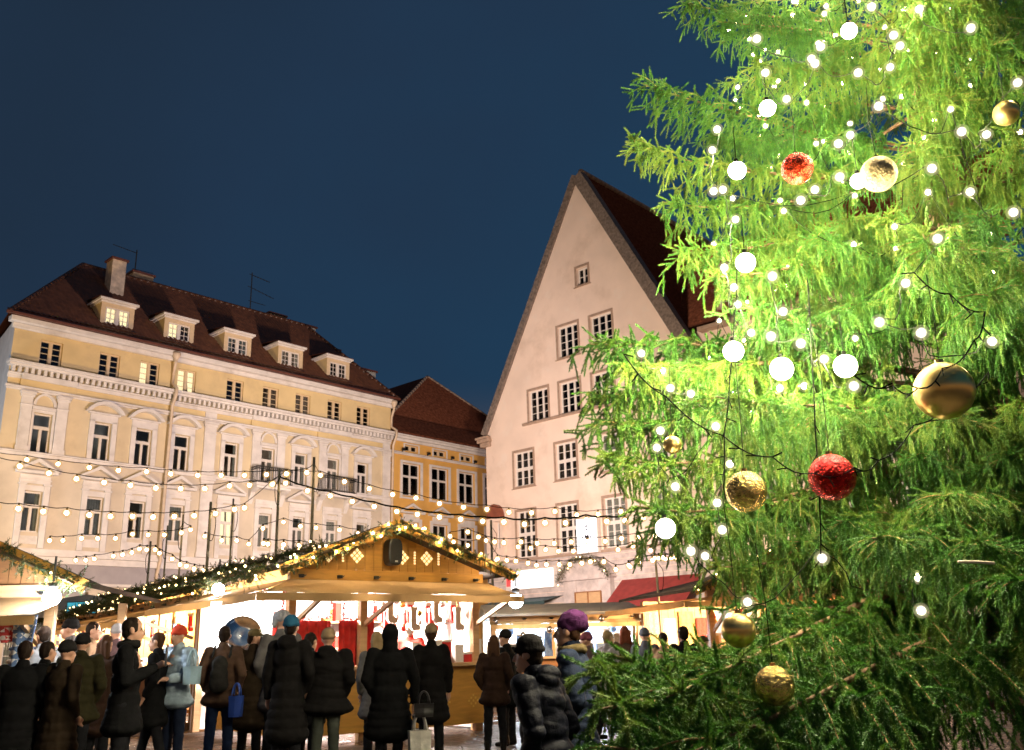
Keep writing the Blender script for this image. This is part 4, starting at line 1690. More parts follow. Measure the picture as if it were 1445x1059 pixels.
black_coat = cloth('black_wool_coat', (.007, .007, .0075))
soft_black = cloth('soft_black_jacket', (.010, .009, .009))
brown_jacket = cloth('worn_brown_jacket', (.085, .048, .032), .6)
brown_coat = cloth('dark_brown_coat', (.030, .016, .011))
leather = cloth('dark_navy_leather', (.0035, .004, .008), .5, .06)
navy = cloth('navy_jacket', (.012, .018, .035), .7)
pale_blue = cloth('pale_blue_anorak', (.33, .42, .50), .6)
grey_coat = cloth('grey_coat', (.12, .11, .11))
olive_coat = cloth('olive_jacket', (.025, .022, .010))
jeans = cloth('blue_jeans', (.02, .035, .085))
dark_jeans = cloth('dark_navy_jeans', (.012, .017, .035))
grey_green = cloth('grey_green_trousers', (.05, .055, .045))
purple_wool = cloth('purple_wool', (.050, .014, .052), .95)
red_hat = cloth('orange_red_wool', (.50, .06, .03), .95)
teal_wool = cloth('teal_blue_wool', (.02, .085, .15), .95)
olive_wool = cloth('olive_cap_cloth', (.10, .075, .035), .95)
beige_wool = cloth('beige_wool_hat', (.25, .17, .10), .95)
black_wool = cloth('black_wool_hat', (.014, .013, .013), .95)
grey_fur = cloth('silver_grey_fur', (.30, .30, .32), .95)
hair_dark = cloth('dark_hair', (.018, .011, .008), .5)
hair_brown = cloth('long_brown_hair', (.06, .028, .015), .5)
hair_fair = cloth('fair_hair', (.28, .19, .10), .5)
mauve = cloth('dusty_mauve_coat', (.12, .075, .085))
tan_coat = cloth('tan_coat', (.20, .13, .08))
W_ = rad
# name, head x, head top y, distance, height, facing (0 = away from the camera, 90 = to the left)
person('man in a black coat holding up a phone with both hands, facing right', 190, 872, 7.4, 1.80, W_(-75), black_coat, .75, hair=hair_dark, arms=('phone', 'phone'), fine=True, scarf_m=black_wool)
person('person in a pale blue anorak and orange red knitted hat by the row stall', 253, 882, 9.7, 1.84, W_(150), pale_blue, .66, dark_jeans, puffer=True, hat='beanie', hat_mat=red_hat, arms=('hold', 'bag'))
person('man in a worn brown jacket and jeans standing with his back to us', 318, 884, 9.8, 1.76, W_(8), brown_jacket, .66, jeans, hair=hair_dark, arms=('pocket', 'pocket'), stride=.08, pack=cloth('grey_backpack', (.03, .028, .026)))
person('person in an olive cap with the face turned right', 361, 886, 10.0, 1.73, W_(-12), cloth('brown_black_coat', (.03, .02, .012)), .95, hat='cap', hat_mat=olive_wool, hair=hair_dark, head_yaw=W_(-62), arms=('pocket', 'pocket'))
person('person in a teal knitted hat and long black coat', 412, 868, 8.6, 1.86, W_(-5), soft_black, .98, hat='beanie', hat_mat=teal_wool, hair=hair_dark, arms=('down', 'pocket'), hood='down')
person('person in a silver grey fur hat beyond the teal hat', 398, 862, 10.0, 1.93, W_(20), grey_coat, .8, hat='fur', hat_mat=grey_fur, arms=('pocket', 'down'))
person('broad man in a black jacket with a beige hat and grey green trousers', 464, 886, 8.7, 1.67, W_(4), soft_black, .66, grey_green, hat='beanie', hat_mat=beige_wool, hood='down', puffer=True, bulk=1.28, arms=('pocket', 'pocket'))
person('woman in a long black coat with a dark hood, carrying bags', 551, 884, 8.6, 1.67, W_(6), black_coat, .95, hood='up', hair=hair_dark, bulk=1.18, arms=('pocket', 'bag'))
person('fair haired person half hidden by the hooded woman', 531, 892, 9.6, 1.68, W_(30), grey_coat, .8, hair=hair_fair, hair_len=.1, arms=('pocket', 'pocket'))
person('slim person in a dark coat with a beige knitted hat, right of the hooded woman', 608, 880, 9.8, 1.73, W_(14), soft_black, .9, hat='beanie', hat_mat=beige_wool, hair=hair_brown, arms=('pocket', 'down'))
person('long haired person in a brown coat and black trousers', 697, 897, 10.4, 1.62, W_(-8), brown_coat, .70, hair=hair_brown, hair_len=.28, arms=('pocket', 'pocket'), stride=.1)
person('person in a black hat just behind the long brown hair', 712, 888, 11.0, 1.69, W_(60), black_coat, .8, hat='beanie', hat_mat=black_wool, arms=('pocket', 'pocket'))
person('man in a dark navy leather jacket and black knitted hat, facing left', 744, 893, 4.3, 1.62, W_(62), leather, .68, dark_jeans, puffer=True, hood='down', hat='beanie', hat_mat=black_wool, hair=hair_dark, lean=.16, arms=('pocket', 'pocket'), bulk=1.12, fine=True, head_yaw=W_(10))
person('person in a purple slouchy knitted hat and navy jacket, facing left', 800, 864, 5.1, 1.72, W_(75), navy, .72, puffer=True, hat='slouch', hat_mat=purple_wool, hair=hair_brown, scarf_m=olive_wool, arms=('pocket', 'pocket'), fine=True)
# the dark crowd at the left
person('tall dark figure nearest to the left edge', 70, 905, 8.0, 1.64, W_(-30), black_coat, .95, hair=hair_dark, arms=('pocket', 'pocket'), bulk=1.1)
person('dark figure with an olive jacket in the left crowd', 118, 893, 8.8, 1.72, W_(20), olive_coat, .7, hat='beanie', hat_mat=black_wool, arms=('pocket', 'pocket'), bulk=1.08, puffer=True)
person('brown coated figure beside the man with the phone', 152, 896, 9.4, 1.70, W_(-10), brown_coat, .9, hair=hair_brown, hair_len=.12, arms=('pocket', 'hold'))
person('dark stout figure in front of the near left counter', 38, 905, 7.6, 1.7, W_(15), black_coat, .9, hair=hair_dark, arms=('pocket', 'pocket'), bulk=1.15)
person('figure in a black knitted hat and brown black coat in the left crowd', 98, 903, 7.6, 1.7, W_(-25), cloth('brown_black_coat', (.03, .02, .012)), .95, hat='beanie', hat_mat=black_wool, arms=('pocket', 'pocket'), bulk=1.1)
person('dark figure walking between the phone holder and the pale blue anorak', 222, 893, 9.6, 1.7, W_(95), black_coat, .85, hair=hair_brown, arms=('pocket', 'pocket'), stride=.18)
person('dark coated person half hidden between the brown jacket and the olive cap', 340, 893, 11.2, 1.7, W_(35), soft_black, .8, hat='beanie', hat_mat=black_wool, arms=('pocket', 'pocket'))
person('dark figure between the teal hat and the broad man', 440, 893, 9.8, 1.7, W_(-30), black_coat, .9, hair=hair_dark, arms=('pocket', 'pocket'), bulk=1.1)
person('grey coated person farther back in the left crowd', 100, 872, 10.5, 1.95, W_(100), grey_coat, .8, hat='beanie', hat_mat=black_wool, arms=('pocket', 'pocket'))
person('person in a tan coat farther back in the left crowd', 134, 878, 11, 1.88, W_(-80), tan_coat, .8, hair=hair_dark, arms=('pocket', 'hold'))
person('person in a mauve coat before the far end of the low stall row', 166, 880, 11.5, 1.9, W_(40), mauve, .75, hat='beanie', hat_mat=grey_fur, arms=('pocket', 'pocket'))
person('person in a pale grey jacket behind the dark left figures', 62, 884, 9.5, 1.78, W_(60), cloth('pale_grey_jacket', (.22, .22, .23)), .7, hair=hair_dark, arms=('pocket', 'pocket'))
# the crowd between the purple hat and the spruce
person('person in a mauve hat just right of the purple hat', 826, 892, 11, 1.68, W_(80), mauve, .8, hat='beanie', hat_mat=cloth('mauve_wool', (.22, .07, .10), .95), arms=('pocket', 'pocket'))
person('pale grey coated person walking in the smoke lit crowd', 858, 890, 11, 1.70, W_(-60), cloth('pale_mauve_coat', (.36, .32, .34)), .85, hair=hair_fair, arms=('pocket', 'hold'), stride=.2)
person('person with reddish brown hair before the lit counter', 880, 884, 12, 1.76, W_(10), brown_jacket, .8, hair=cloth('reddish_hair', (.14, .04, .02), .5), hair_len=.1, arms=('pocket', 'pocket'))
person('person in a slate grey jacket under the orange awning', 909, 886, 11.8, 1.73, W_(-20), cloth('slate_jacket', (.08, .085, .11)), .75, hat='beanie', hat_mat=cloth('slate_wool', (.08, .085, .11), .95), arms=('hold', 'pocket'))
person('person in a tan coat facing the stall beside the spruce', 936, 893, 11.5, 1.66, W_(-35), tan_coat, .9, hair=hair_dark, arms=('pocket', 'pocket'))
person('tall person in black close to the spruce', 962, 884, 10.2, 1.70, W_(25), soft_black, .9, hair=hair_dark, arms=('pocket', 'down'), bulk=1.1)
person('person in a brown jacket nearest to the lower spruce boughs', 992, 896, 11.2, 1.64, W_(-50), brown_jacket, .75, hat='cap', hat_mat=olive_wool, arms=('pocket', 'pocket'))
person('shopkeeper in red behind the counter of the orange stall', 578, 878, 13.4, 1.93, W_(170), cloth('red_jumper', (.45, .05, .04)), .6, hair=hair_fair, arms=('hold', 'hold'))
flush()


# what they carry
def carried(name, label, cat, p, rotz, parts):
    o = thing(name, label, cat, tuple(p), rotz)
    for nm, mb, mt, sm in parts:
        mb.build(nm, mt, o, sm)
    return o


def bag(label, p, w_, h, d, mt, rotz=0, strap=.2):
    m = MB()
    n_ = 6
    vs, fs = [], []
    for j in range(n_ + 1):
        v = j / n_
        k = .9 + .1 * v
        b = 1 + .06 * math.sin(v * 7)
        for (x, y) in ((-w_ / 2 * k, -d / 2 * b), (0, -d * .62 * b), (w_ / 2 * k, -d / 2 * b), (w_ / 2 * k, d / 2 * b), (0, d * .6 * b), (-w_ / 2 * k, d / 2 * b)):
            vs.append((x, y, h * v))
    for j in range(n_):
        for k in range(6):
            fs.append((j * 6 + k, j * 6 + (k + 1) % 6, (j + 1) * 6 + (k + 1) % 6, (j + 1) * 6 + k))
    fs.append((5, 4, 3, 2, 1, 0))
    m.add(vs, fs)
    s = MB()
    for y in (-d / 2, d / 2):
        s.tube([(w_ * .28 * math.cos(q), y * (1 - .6 * math.sin(q)), h + strap * math.sin(q)) for q in [PI * i / 10 for i in range(11)]], .008, 6)
    return carried('bag', label, 'bag', p, rotz, [('body', m, mt, False), ('handle', s, mt, True)])


plastic_white = mat('white_plastic_bag', (.62, .58, .52), .4, .2, 10, .3, 30)
bag('white shopping bag held low by the hooded woman', at(592, 1066, 8.4), .19, .2, .1, plastic_white, .3, .14)
bag('black handbag with two metal rings at the hip of the hooded woman', at(598, 1012, 8.4), .17, .11, .08, mat('black_bag_leather', (.014, .012, .012), .35, .2, 20), .2, .1)
bag('pale blue carrier bag beside the person in the orange red hat', at(270, 966, 9.5), .16, .17, .08, mat('pale_blue_bag', (.35, .5, .6), .5, .2, 8), 0, .16)
bag('deep blue carrier bag at the knees of the man in jeans', at(332, 1012, 9.7), .13, .2, .08, mat('deep_blue_bag', (.03, .08, .4), .4, .2, 8), 0, .12)
o = thing('phone', 'dark phone held up by the man in the black coat', 'phone', tuple(at(235, 927, 7.38)), W_(-75))
m = MB()
m.box(-.036, .036, -.006, .004, -.07, .075)
m.build('body', black_plastic, o, bevel=.003)
m = MB()
m.box(-.032, .032, -.0075, -.0065, -.062, .066)
m.build('screen', mat('phone_screen', (.3, .35, .4), .2, .1, 5, emit=.12, ecol=(.5, .6, .7)), o)
# ================================================================== NEEDLES (shared by spruce and garlands)
def np_mesh(name, v, tri, mats, tri_mat=None):
    me = bpy.data.meshes.new(name)
    v = np.ascontiguousarray(v, dtype=np.float32)
    tri = np.ascontiguousarray(tri, dtype=np.int32)
    me.vertices.add(len(v))
    me.vertices.foreach_set('co', v.ravel())
    me.loops.add(len(tri) * 3)
    me.loops.foreach_set('vertex_index', tri.ravel())
    me.polygons.add(len(tri))
    me.polygons.foreach_set('loop_start', np.arange(0, len(tri) * 3, 3, dtype=np.int32))
    for m in (mats if isinstance(mats, (list, tuple)) else [mats]):
        me.materials.append(m)
    if tri_mat is not None:
        me.polygons.foreach_set('material_index', np.ascontiguousarray(tri_mat, dtype=np.int32))
    me.update()
    return me


def nrm(a):
    return a / np.maximum(np.linalg.norm(a, axis=-1, keepdims=True), 1e-9)


def along(sh, idx, t):
    """points and tangents at parameter t (0..1) of the polylines sh[idx]"""
    K = sh.shape[1]
    f = np.clip(t, 0, .9999) * (K - 1)
    i = f.astype(int)
    u = (f - i)[:, None]
    a, b = sh[idx, i], sh[idx, i + 1]
    return a * (1 - u) + b * u, nrm(b - a)


def needles(sh, per_m, length, width, rng, ang=.85, bare=0.):
    """needles all round the shoots: sh is (N, K, 3)"""
    ln = np.linalg.norm(np.diff(sh, axis=1), axis=2).sum(1)
    cnt = np.maximum(4, (ln * per_m).astype(int))
    idx = np.repeat(np.arange(len(sh)), cnt)
    t = bare + (1 - bare) * rng.random(len(idx))
    p, tg = along(sh, idx, t)
    rv = rng.normal(size=p.shape)
    ra = nrm(rv - tg * (rv * tg).sum(1, keepdims=True))
    a = ang * (.75 + .5 * rng.random(len(idx)))[:, None] * (1 - .55 * np.clip(t - .85, 0, 1) / .15)[:, None]
    d = tg * np.cos(a) + ra * np.sin(a)
    sd = nrm(np.cross(d, rng.normal(size=p.shape)))
    L = length * (.7 + .5 * rng.random(len(idx)))[:, None]
    w = width * .5
    v = np.stack([p - sd * w, p + sd * w, p + d * L], 1).reshape(-1, 3)
    tri = np.arange(len(v)).reshape(-1, 3)
    return v, tri


def stems(sh, r0, r1):
    """three sided twigs along the shoots"""
    N, K, _ = sh.shape
    tg = np.gradient(sh, axis=1)
    tg = nrm(tg)
    ref = np.where(np.abs(tg[..., 2:3]) > .9, np.array([1., 0, 0]), np.array([0, 0, 1.]))
    a = nrm(np.cross(tg, ref))
    b = np.cross(tg, a)
    rr = np.linspace(1, 0, K)[None, :, None]
    r = (np.asarray(r1).reshape(-1, 1, 1) + (np.asarray(r0).reshape(-1, 1, 1) - np.asarray(r1).reshape(-1, 1, 1)) * rr)
    vs = []
    for k in range(3):
        w_ = 2 * PI * k / 3
        vs.append(sh + (a * math.cos(w_) + b * math.sin(w_)) * r)
    v = np.stack(vs, 2).reshape(-1, 3)       # N,K,3 corners
    base = (np.arange(N)[:, None] * K + np.arange(K - 1)[None, :]).reshape(-1, 1) * 3
    tris = []
    for k in range(3):
        k2 = (k + 1) % 3
        tris.append(base + np.array([[k, k2, k2 + 3]]))
        tris.append(base + np.array([[k, k2 + 3, k + 3]]))
    return v, np.concatenate(tris, 0)


def merge(parts):
    """[(v, tri, mat index)] -> one set of arrays"""
    vo, V_, T_, M_ = 0, [], [], []
    for v, t, m in parts:
        V_.append(v)
        T_.append(t + vo)
        M_.append(np.full(len(t), m))
        vo += len(v)
    return np.concatenate(V_), np.concatenate(T_), np.concatenate(M_)


def leaf_mat(name, c0, c1, c2):
    """needle green that varies from needle to needle and from clump to clump, slightly translucent"""
    m = bpy.data.materials.new(name)
    m.use_nodes = True
    n, l = m.node_tree.nodes, m.node_tree.links
    b = n['Principled BSDF']
    b.inputs['Roughness'].default_value = .45
    b.inputs['Specular IOR Level'].default_value = .35
    geo = n.new('ShaderNodeNewGeometry')
    tc = n.new('ShaderNodeTexCoord')
    nz = n.new('ShaderNodeTexNoise')
    nz.inputs['Scale'].default_value = 9
    nz.inputs['Detail'].default_value = 4
    l.new(tc.outputs['Object'], nz.inputs['Vector'])
    oi = n.new('ShaderNodeObjectInfo')
    ad = n.new('ShaderNodeMath')
    ad.operation = 'MULTIPLY_ADD'
    l.new(geo.outputs['Random Per Island'], ad.inputs[0])
    ad.inputs[1].default_value = .14
    l.new(nz.outputs['Fac'], ad.inputs[2])
    ad2 = n.new('ShaderNodeMath')
    ad2.operation = 'MULTIPLY_ADD'
    l.new(oi.outputs['Random'], ad2.inputs[0])
    ad2.inputs[1].default_value = .25
    l.new(ad.outputs[0], ad2.inputs[2])
    cr = n.new('ShaderNodeValToRGB')
    el = cr.color_ramp.elements
    el[0].position = .38
    el[0].color = (*c0, 1)
    el[1].position = .98
    el[1].color = (*c2, 1)
    q = el.new(.64)
    q.color = (*c1, 1)
    l.new(ad2.outputs[0], cr.inputs[0])
    l.new(cr.outputs[0], b.inputs['Base Color'])
    tr = n.new('ShaderNodeBsdfTranslucent')
    l.new(cr.outputs[0], tr.inputs[0])
    mx = n.new('ShaderNodeMixShader')
    mx.inputs[0].default_value = .25
    l.new(b.outputs[0], mx.inputs[1])
    l.new(tr.outputs[0], mx.inputs[2])
    l.new(mx.outputs[0], n['Material Output'].inputs[0])
    return m


needle_mat = leaf_mat('spruce_needles', (.014, .062, .008), (.044, .142, .014), (.135, .185, .022))
garland_green = leaf_mat('garland_green', (.012, .04, .012), (.025, .07, .018), (.05, .08, .02))
bark = mat('brown_bark', (.13, .075, .035), .85, .4, 12, .5, 60)
twig_mat = mat('golden_twig', (.24, .13, .05), .8, .35, 15)
_bs = MB()
_bs.ball((0, 0, 0), 1., 6)
_bl = MB()
_bl.ball((0, 0, 0), 1., 12)
_bulb_me = {}


def bulb_mesh(m, r, fine=False, halo_mats=None):
    k = (m.name, round(r, 4), fine, halo_mats[0].name if halo_mats else '')
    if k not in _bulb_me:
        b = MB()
        b.ball((0, 0, 0), r * (.5 if halo_mats else 1), 12 if fine else 7)
        if halo_mats:
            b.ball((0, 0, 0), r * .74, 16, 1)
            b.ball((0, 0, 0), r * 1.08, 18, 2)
        _bulb_me[k] = b.mesh('bulb', [m, *halo_mats] if halo_mats else m, True)
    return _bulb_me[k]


def poly_points(pts, step):
    """points every step metres along a polyline"""
    out = []
    carry = 0.
    for a, b in zip(pts[:-1], pts[1:]):
        L = (b - a).length
        s = carry
        while s < L:
            out.append(a.lerp(b, s / L))
            s += step
        carry = s - L
    return out


def garland(label, pts, r=.085, bstep=.22, bm=None, br=.013, seed=1, group=None, name='fir_garland'):
    rng = np.random.default_rng(seed)
    pts = [Vector(p) for p in pts]
    c = poly_points(pts, .035)
    P = np.array([list(p) for p in c])
    tg = nrm(np.gradient(P, axis=0))
    N = len(P)
    k = 5
    base = np.repeat(P, k, 0) + rng.normal(size=(N * k, 3)) * r * .25
    rv = rng.normal(size=base.shape)
    T_ = np.repeat(tg, k, 0)
    rd = nrm(rv - T_ * (rv * T_).sum(1, keepdims=True))
    d = nrm(rd + T_ * rng.uniform(-.9, .9, (len(base), 1)))
    L = r * rng.uniform(.6, 1.3, (len(base), 1))
    q = np.stack([base, base + d * L * .5 + np.array([0, 0, -.006]), base + d * L + np.array([0, 0, -.02])], 1)
    v, t = needles(q, 330, .032, .0055, rng)
    v2, t2 = stems(q, .003, .0015)
    core = P + rng.normal(size=P.shape) * r * .1
    V_, T__, M_ = merge([(v, t, 0), (v2, t2, 1)])
    root = thing(name, label, 'garland', tuple(pts[len(pts) // 2]), 0, group)
    off = np.array(list(pts[len(pts) // 2]))
    g = link('greenery', np_mesh('greenery', V_ - off, T__, [garland_green, twig_mat], M_), root)
    cb = MB()
    cb.tube([p - pts[len(pts) // 2] for p in c[::4]], .02, 5)
    cb.build('stem', bark, root)
    rr = random.Random(seed)
    bme = bulb_mesh(bm or bulb_small, br)
    for p in poly_points(pts, bstep)[:99]:
        o = Vector((rr.uniform(-1, 1), rr.uniform(-1, 1), rr.uniform(-1, 1))).normalized() * r * rr.uniform(.75, 1.05)
        link('bulb', bme, root, p + o - pts[len(pts) // 2])
    return root
# ================================================================== STALLS
bulb_gable = mat('garland_bulb', (1, .85, .6), .3, 0, emit=950, ecol=(1, .72, .34))


def canvas(mb, a, b, c, d, nx=14, ny=6, sag=.03, mi=0):
    """slack cloth between four corners"""
    a, b, c, d = map(Vector, (a, b, c, d))
    vs, fs = [], []
    for j in range(ny + 1):
        for i in range(nx + 1):
            u, v = i / nx, j / ny
            p = a.lerp(b, u).lerp(d.lerp(c, u), v)
            s = sag * math.sin(PI * v) * (.6 + .4 * math.sin(u * 9)) + sag * .5 * math.sin(u * 21 + v * 3) * v
            vs.append(p - Vector((0, 0, s)))
    for j in range(ny):
        for i in range(nx):
            k = j * (nx + 1) + i
            fs.append((k, k + 1, k + nx + 2, k + nx + 1))
    mb.add(vs, fs, mi)


def stall(name, label, loc, rotz, W=3.0, D=3.3, ez=2.42, rz=3.25, gable=True, side_awning=False, aw=(.9, .22), group='market stalls',
          lamp_w=60, lamp_col=(1, .82, .6), pattern=False, board=None, side_wall=True, back_wall=True, front_counter=True, eave_out=.38, false_front=0, roof_m=None, inner=None, apex=0.):
    root = thing(name, label, 'market stall', loc, rotz, group)
    board = board or orange_wood
    cx = W / 2 + apex
    t = .07
    # posts
    for x in (.06, W - .06, cx - .25):
        for y in ((.06, D - .06) if x != cx - .25 else (.06,)):
            p = MB()
            p.box(x - .05, x + .05, y - .05, y + .05, GZ, ez)
            p.build('post', pale_wood, root, bevel=.006)
    # walls
    wl = MB()
    for k in range(int(D / .14)):
        wl.box(W - .03, W, .12 + k * .14, .12 + k * .14 + .132, GZ + .03, ez)
    if side_wall:
        wl.build('side_wall', inner or board, root)
    wl = MB()
    for k in range(int(W / .14)):
        wl.box(k * .14, k * .14 + .132, D - .03, D, GZ + .03, ez)
    if back_wall:
        wl.build('back_wall', inner or board, root)
    if front_counter:
        c = MB()
        c.box(.0, W, -.10, -.06, .55, 1.29)
        c.box(.0, .04, -.06, D * .8, .55, 1.29)
        cf = c.build('counter', brown_wood if not pattern else orange_wood, root, bevel=.005)
        c = MB()
        c.box(-.08, W + .04, -.22, .5, 1.292, 1.335)
        c.box(-.08, .45, .504, D * .8, 1.292, 1.335)
        c.build('counter_top', pale_wood, cf, bevel=.006)
        if pattern:
            q = MB()
            for c0 in (.35, 1.05, 1.75, 2.2, 2.65):
                for i in range(-2, 3):
                    for j in range(-2, 3):
                        if abs(i) + abs(j) <= 2 and (i + j) % 2 == 0:
                            q.box(c0 + i * .035 - .014, c0 + i * .035 + .014, -.104, -.1015, .84 + j * .035 - .014, .84 + j * .035 + .014)
            q.build('carved_pattern', cut_dim, cf)
        for x in (.1, W - .15):
            lg = MB()
            lg.box(x, x + .1, -.1, 0, GZ, .548)
            lg.build('leg', brown_wood, root)
    # roof
    th = .05
    r = MB()
    eo = eave_out
    y0, y1 = -.42, D + .15
    if false_front:
        # only the front is a steep gable: the roof behind it is low
        lo = ez + .42
        for (xa, za, xb, zb) in ((-eo, ez, cx, lo), (cx, lo, W + eo, ez)):
            r.add([(xa, false_front, za), (xb, false_front, zb), (xb, y1, zb), (xa, y1, za), (xa, false_front, za + th), (xb, false_front, zb + th), (xb, y1, zb + th), (xa, y1, za + th)],
                  [(0, 3, 2, 1), (4, 5, 6, 7), (0, 1, 5, 4), (1, 2, 6, 5), (2, 3, 7, 6), (3, 0, 4, 7)])
        y1 = false_front
    if gable:
        
        r.add([(-eo, y0, ez), (cx, y0, rz), (cx, y1, rz), (-eo, y1, ez), (-eo, y0, ez + th), (cx, y0, rz + th), (cx, y1, rz + th), (-eo, y1, ez + th)],
              [(0, 3, 2, 1), (4, 5, 6, 7), (0, 1, 5, 4), (1, 2, 6, 5), (2, 3, 7, 6), (3, 0, 4, 7)])
        r.add([(W + eo, y0, ez), (W + eo, y1, ez), (cx, y1, rz), (cx, y0, rz), (W + eo, y0, ez + th), (W + eo, y1, ez + th), (cx, y1, rz + th), (cx, y0, rz + th)],
              [(0, 3, 2, 1), (4, 5, 6, 7), (0, 1, 5, 4), (1, 2, 6, 5), (2, 3, 7, 6), (3, 0, 4, 7)])
        r.build('roof', roof_m or mat('felt_roof', (.05, .035, .025), .9, .3, 6, .3, 60), root)
        b = MB()
        for sx in (0, 1):
            xa = -eo - .02 if sx == 0 else W + eo + .02
            b.bar((xa, y0 - .015, ez - .01), (cx, y0 - .015, rz + .01), .03, .13, up=(0, 1, 0) if False else (0, 0, 1))
        b.build('bargeboard', orange_wood, root)
        g = MB()
        nb = 22
        zg = lambda x: ez + (rz - ez) * ((x + eo) / (cx + eo) if x < cx else (W + eo - x) / (W + eo - cx))
        for k in range(nb):
            xa, xb = W * k / nb, W * (k + 1) / nb - .006
            if xa < cx < xb:
                g.prism([(xa, ez + .05), (xb, ez + .05), (xb, zg(xb)), (cx, zg(cx)), (xa, zg(xa))], 0, .025)
            else:
                g.prism([(xa, ez + .05), (xb, ez + .05), (xb, zg(xb)), (xa, zg(xa))], 0, .025)
        g.prism([(.02, ez + .06), (W - .02, ez + .06), (cx, rz - .04)], .028, .04)
        gb = g.build('gable_board', board, root)
        if pattern:
            for c0 in (cx - .78, cx - .38, cx + .30, cx + .68):
                q = MB()
                for i in range(-2, 3):
                    for j in range(-2, 3):
                        if abs(i) + abs(j) <= 2 and (i + j) % 2 == 0:
                            q.prism([(c0 + i * .036, 2.71 + j * .036 - .026), (c0 + i * .036 + .026, 2.71 + j * .036), (c0 + i * .036, 2.71 + j * .036 + .026), (c0 + i * .036 - .026, 2.71 + j * .036)], -.006, -.002)
                q.build('cutout_pattern', cut_lit, gb)
            for c0 in (cx - .98, cx - .58, cx + .49, cx + .87):
                q = MB()
                for j in range(-2, 3):
                    q.box(c0 - .013, c0 + .013, -.006, -.002, 2.71 + j * .036 - .012, 2.71 + j * .036 + .012)
                q.build('cutout_pattern', cut_lit, gb)
    else:
        yr = D * .5
        r.add([(-.1, y0, ez), (W + .1, y0, ez), (W + .1, yr, rz), (-.1, yr, rz), (-.1, y0, ez + th), (W + .1, y0, ez + th), (W + .1, yr, rz + th), (-.1, yr, rz + th)],
              [(0, 3, 2, 1), (4, 5, 6, 7), (0, 1, 5, 4), (1, 2, 6, 5), (2, 3, 7, 6), (3, 0, 4, 7)])
        r.add([(-.1, y1, ez), (-.1, yr, rz), (W + .1, yr, rz), (W + .1, y1, ez), (-.1, y1, ez + th), (-.1, yr, rz + th), (W + .1, yr, rz + th), (W + .1, y1, ez + th)],
              [(0, 1, 2, 3), (7, 6, 5, 4), (0, 4, 5, 1), (1, 5, 6, 2), (2, 6, 7, 3), (3, 7, 4, 0)])
        r.build('roof', roof_m or mat('felt_roof', (.05, .035, .025), .9, .3, 6, .3, 60), root)
        for xa in (.0, W - .025):
            g = MB()
            g.add([(xa, .0, ez), (xa, D, ez), (xa, yr, rz), (xa + .025, 0, ez), (xa + .025, D, ez), (xa + .025, yr, rz)], [(0, 1, 2), (5, 4, 3), (0, 3, 4, 1), (1, 4, 5, 2), (2, 5, 3, 0)])
            g.build('gable_board', board, root)
    f = MB()
    f.box(-.02, W + .02, -.06, -.005, ez - .1, ez + .046)
    f.build('fascia', pale_wood if not pattern else orange_wood, root, bevel=.004)
    for k in range(6):
        h = MB()
        x = .12 + (W - .24) * k / 5
        h.box(x - .03, x + .03, -.1, -.062, ez - .06, ez - .02)
        h.tube([(x - .05, -.1, ez - .03), (x, -.13, ez - .05), (x + .05, -.1, ez - .03)], .008, 5)
        h.build('awning_hook', iron, root)
    # canvas awning
    ao, ad = aw
    c = MB()
    zt, zb = ez - .08, ez - .08 - ad
    canvas(c, (-.02, -.07, zt), (W + .1, -.07, zt), (W + .1, -ao, zb), (-.02 - (.75 if side_awning else 0), -ao, zb), 20, 6, .02)
    canvas(c, (-.02 - (.75 if side_awning else 0), -ao, zb), (W + .1, -ao, zb), (W + .1, -ao - .005, zb - .09), (-.02 - (.75 if side_awning else 0), -ao - .005, zb - .09), 20, 2, .008)
    if side_awning:
        D_ = D + .15
        canvas(c, (-.02, D_, zt), (-.02, -.07, zt), (-.77, -ao, zb), (-.77, D, zb), 20, 6, .02)
        canvas(c, (-.77, D, zb), (-.77, -ao, zb), (-.775, -ao, zb - .09), (-.775, D, zb - .09), 20, 2, .008)
    c.build('awning', tan_canvas, root)
    for x in (.06, cx - .25, W - .06):
        b = MB()
        b.bar((x, -.02, ez - .62), (x, -ao + .04, zb - .02), .04, .05)
        b.build('awning_brace', pale_wood, root)
    # the lamps of the stall
    tb = MB()
    for k in (.3, .7):
        tb.tube([(W * k - .4, D * .38, ez - .06), (W * k + .4, D * .38, ez - .06)], .022, 8)
    tb.build('lamp_tube', tube_mat, root)
    M_ = Matrix.Translation(loc) @ Matrix.Rotation(rotz, 4, 'Z')
    for k in (.28, .72):
        lamp('stall_lamp', M_ @ Vector((W * k, D * .3, ez - .22)), lamp_w, lamp_col, .12)
    root['_m'] = 0
    del root['_m']
    return root, M_


A_MAIN = rad(36.935)
main, MM = stall('market_stall', 'orange wooden stall with lit cut-out diamonds in its gable and a tan awning', (-2.82, 11.5, 0), A_MAIN,
                 W=2.85, D=3.4, ez=2.47, rz=3.08, eave_out=.28, apex=-.13, side_awning=True, pattern=True, lamp_w=1300, lamp_col=(1, .88, .80), false_front=.25, inner=mat('rosy_white_boards', (.72, .60, .56), .7, .15, 5))


def on_main(x, y, z):
    return MM @ Vector((x, y, z))


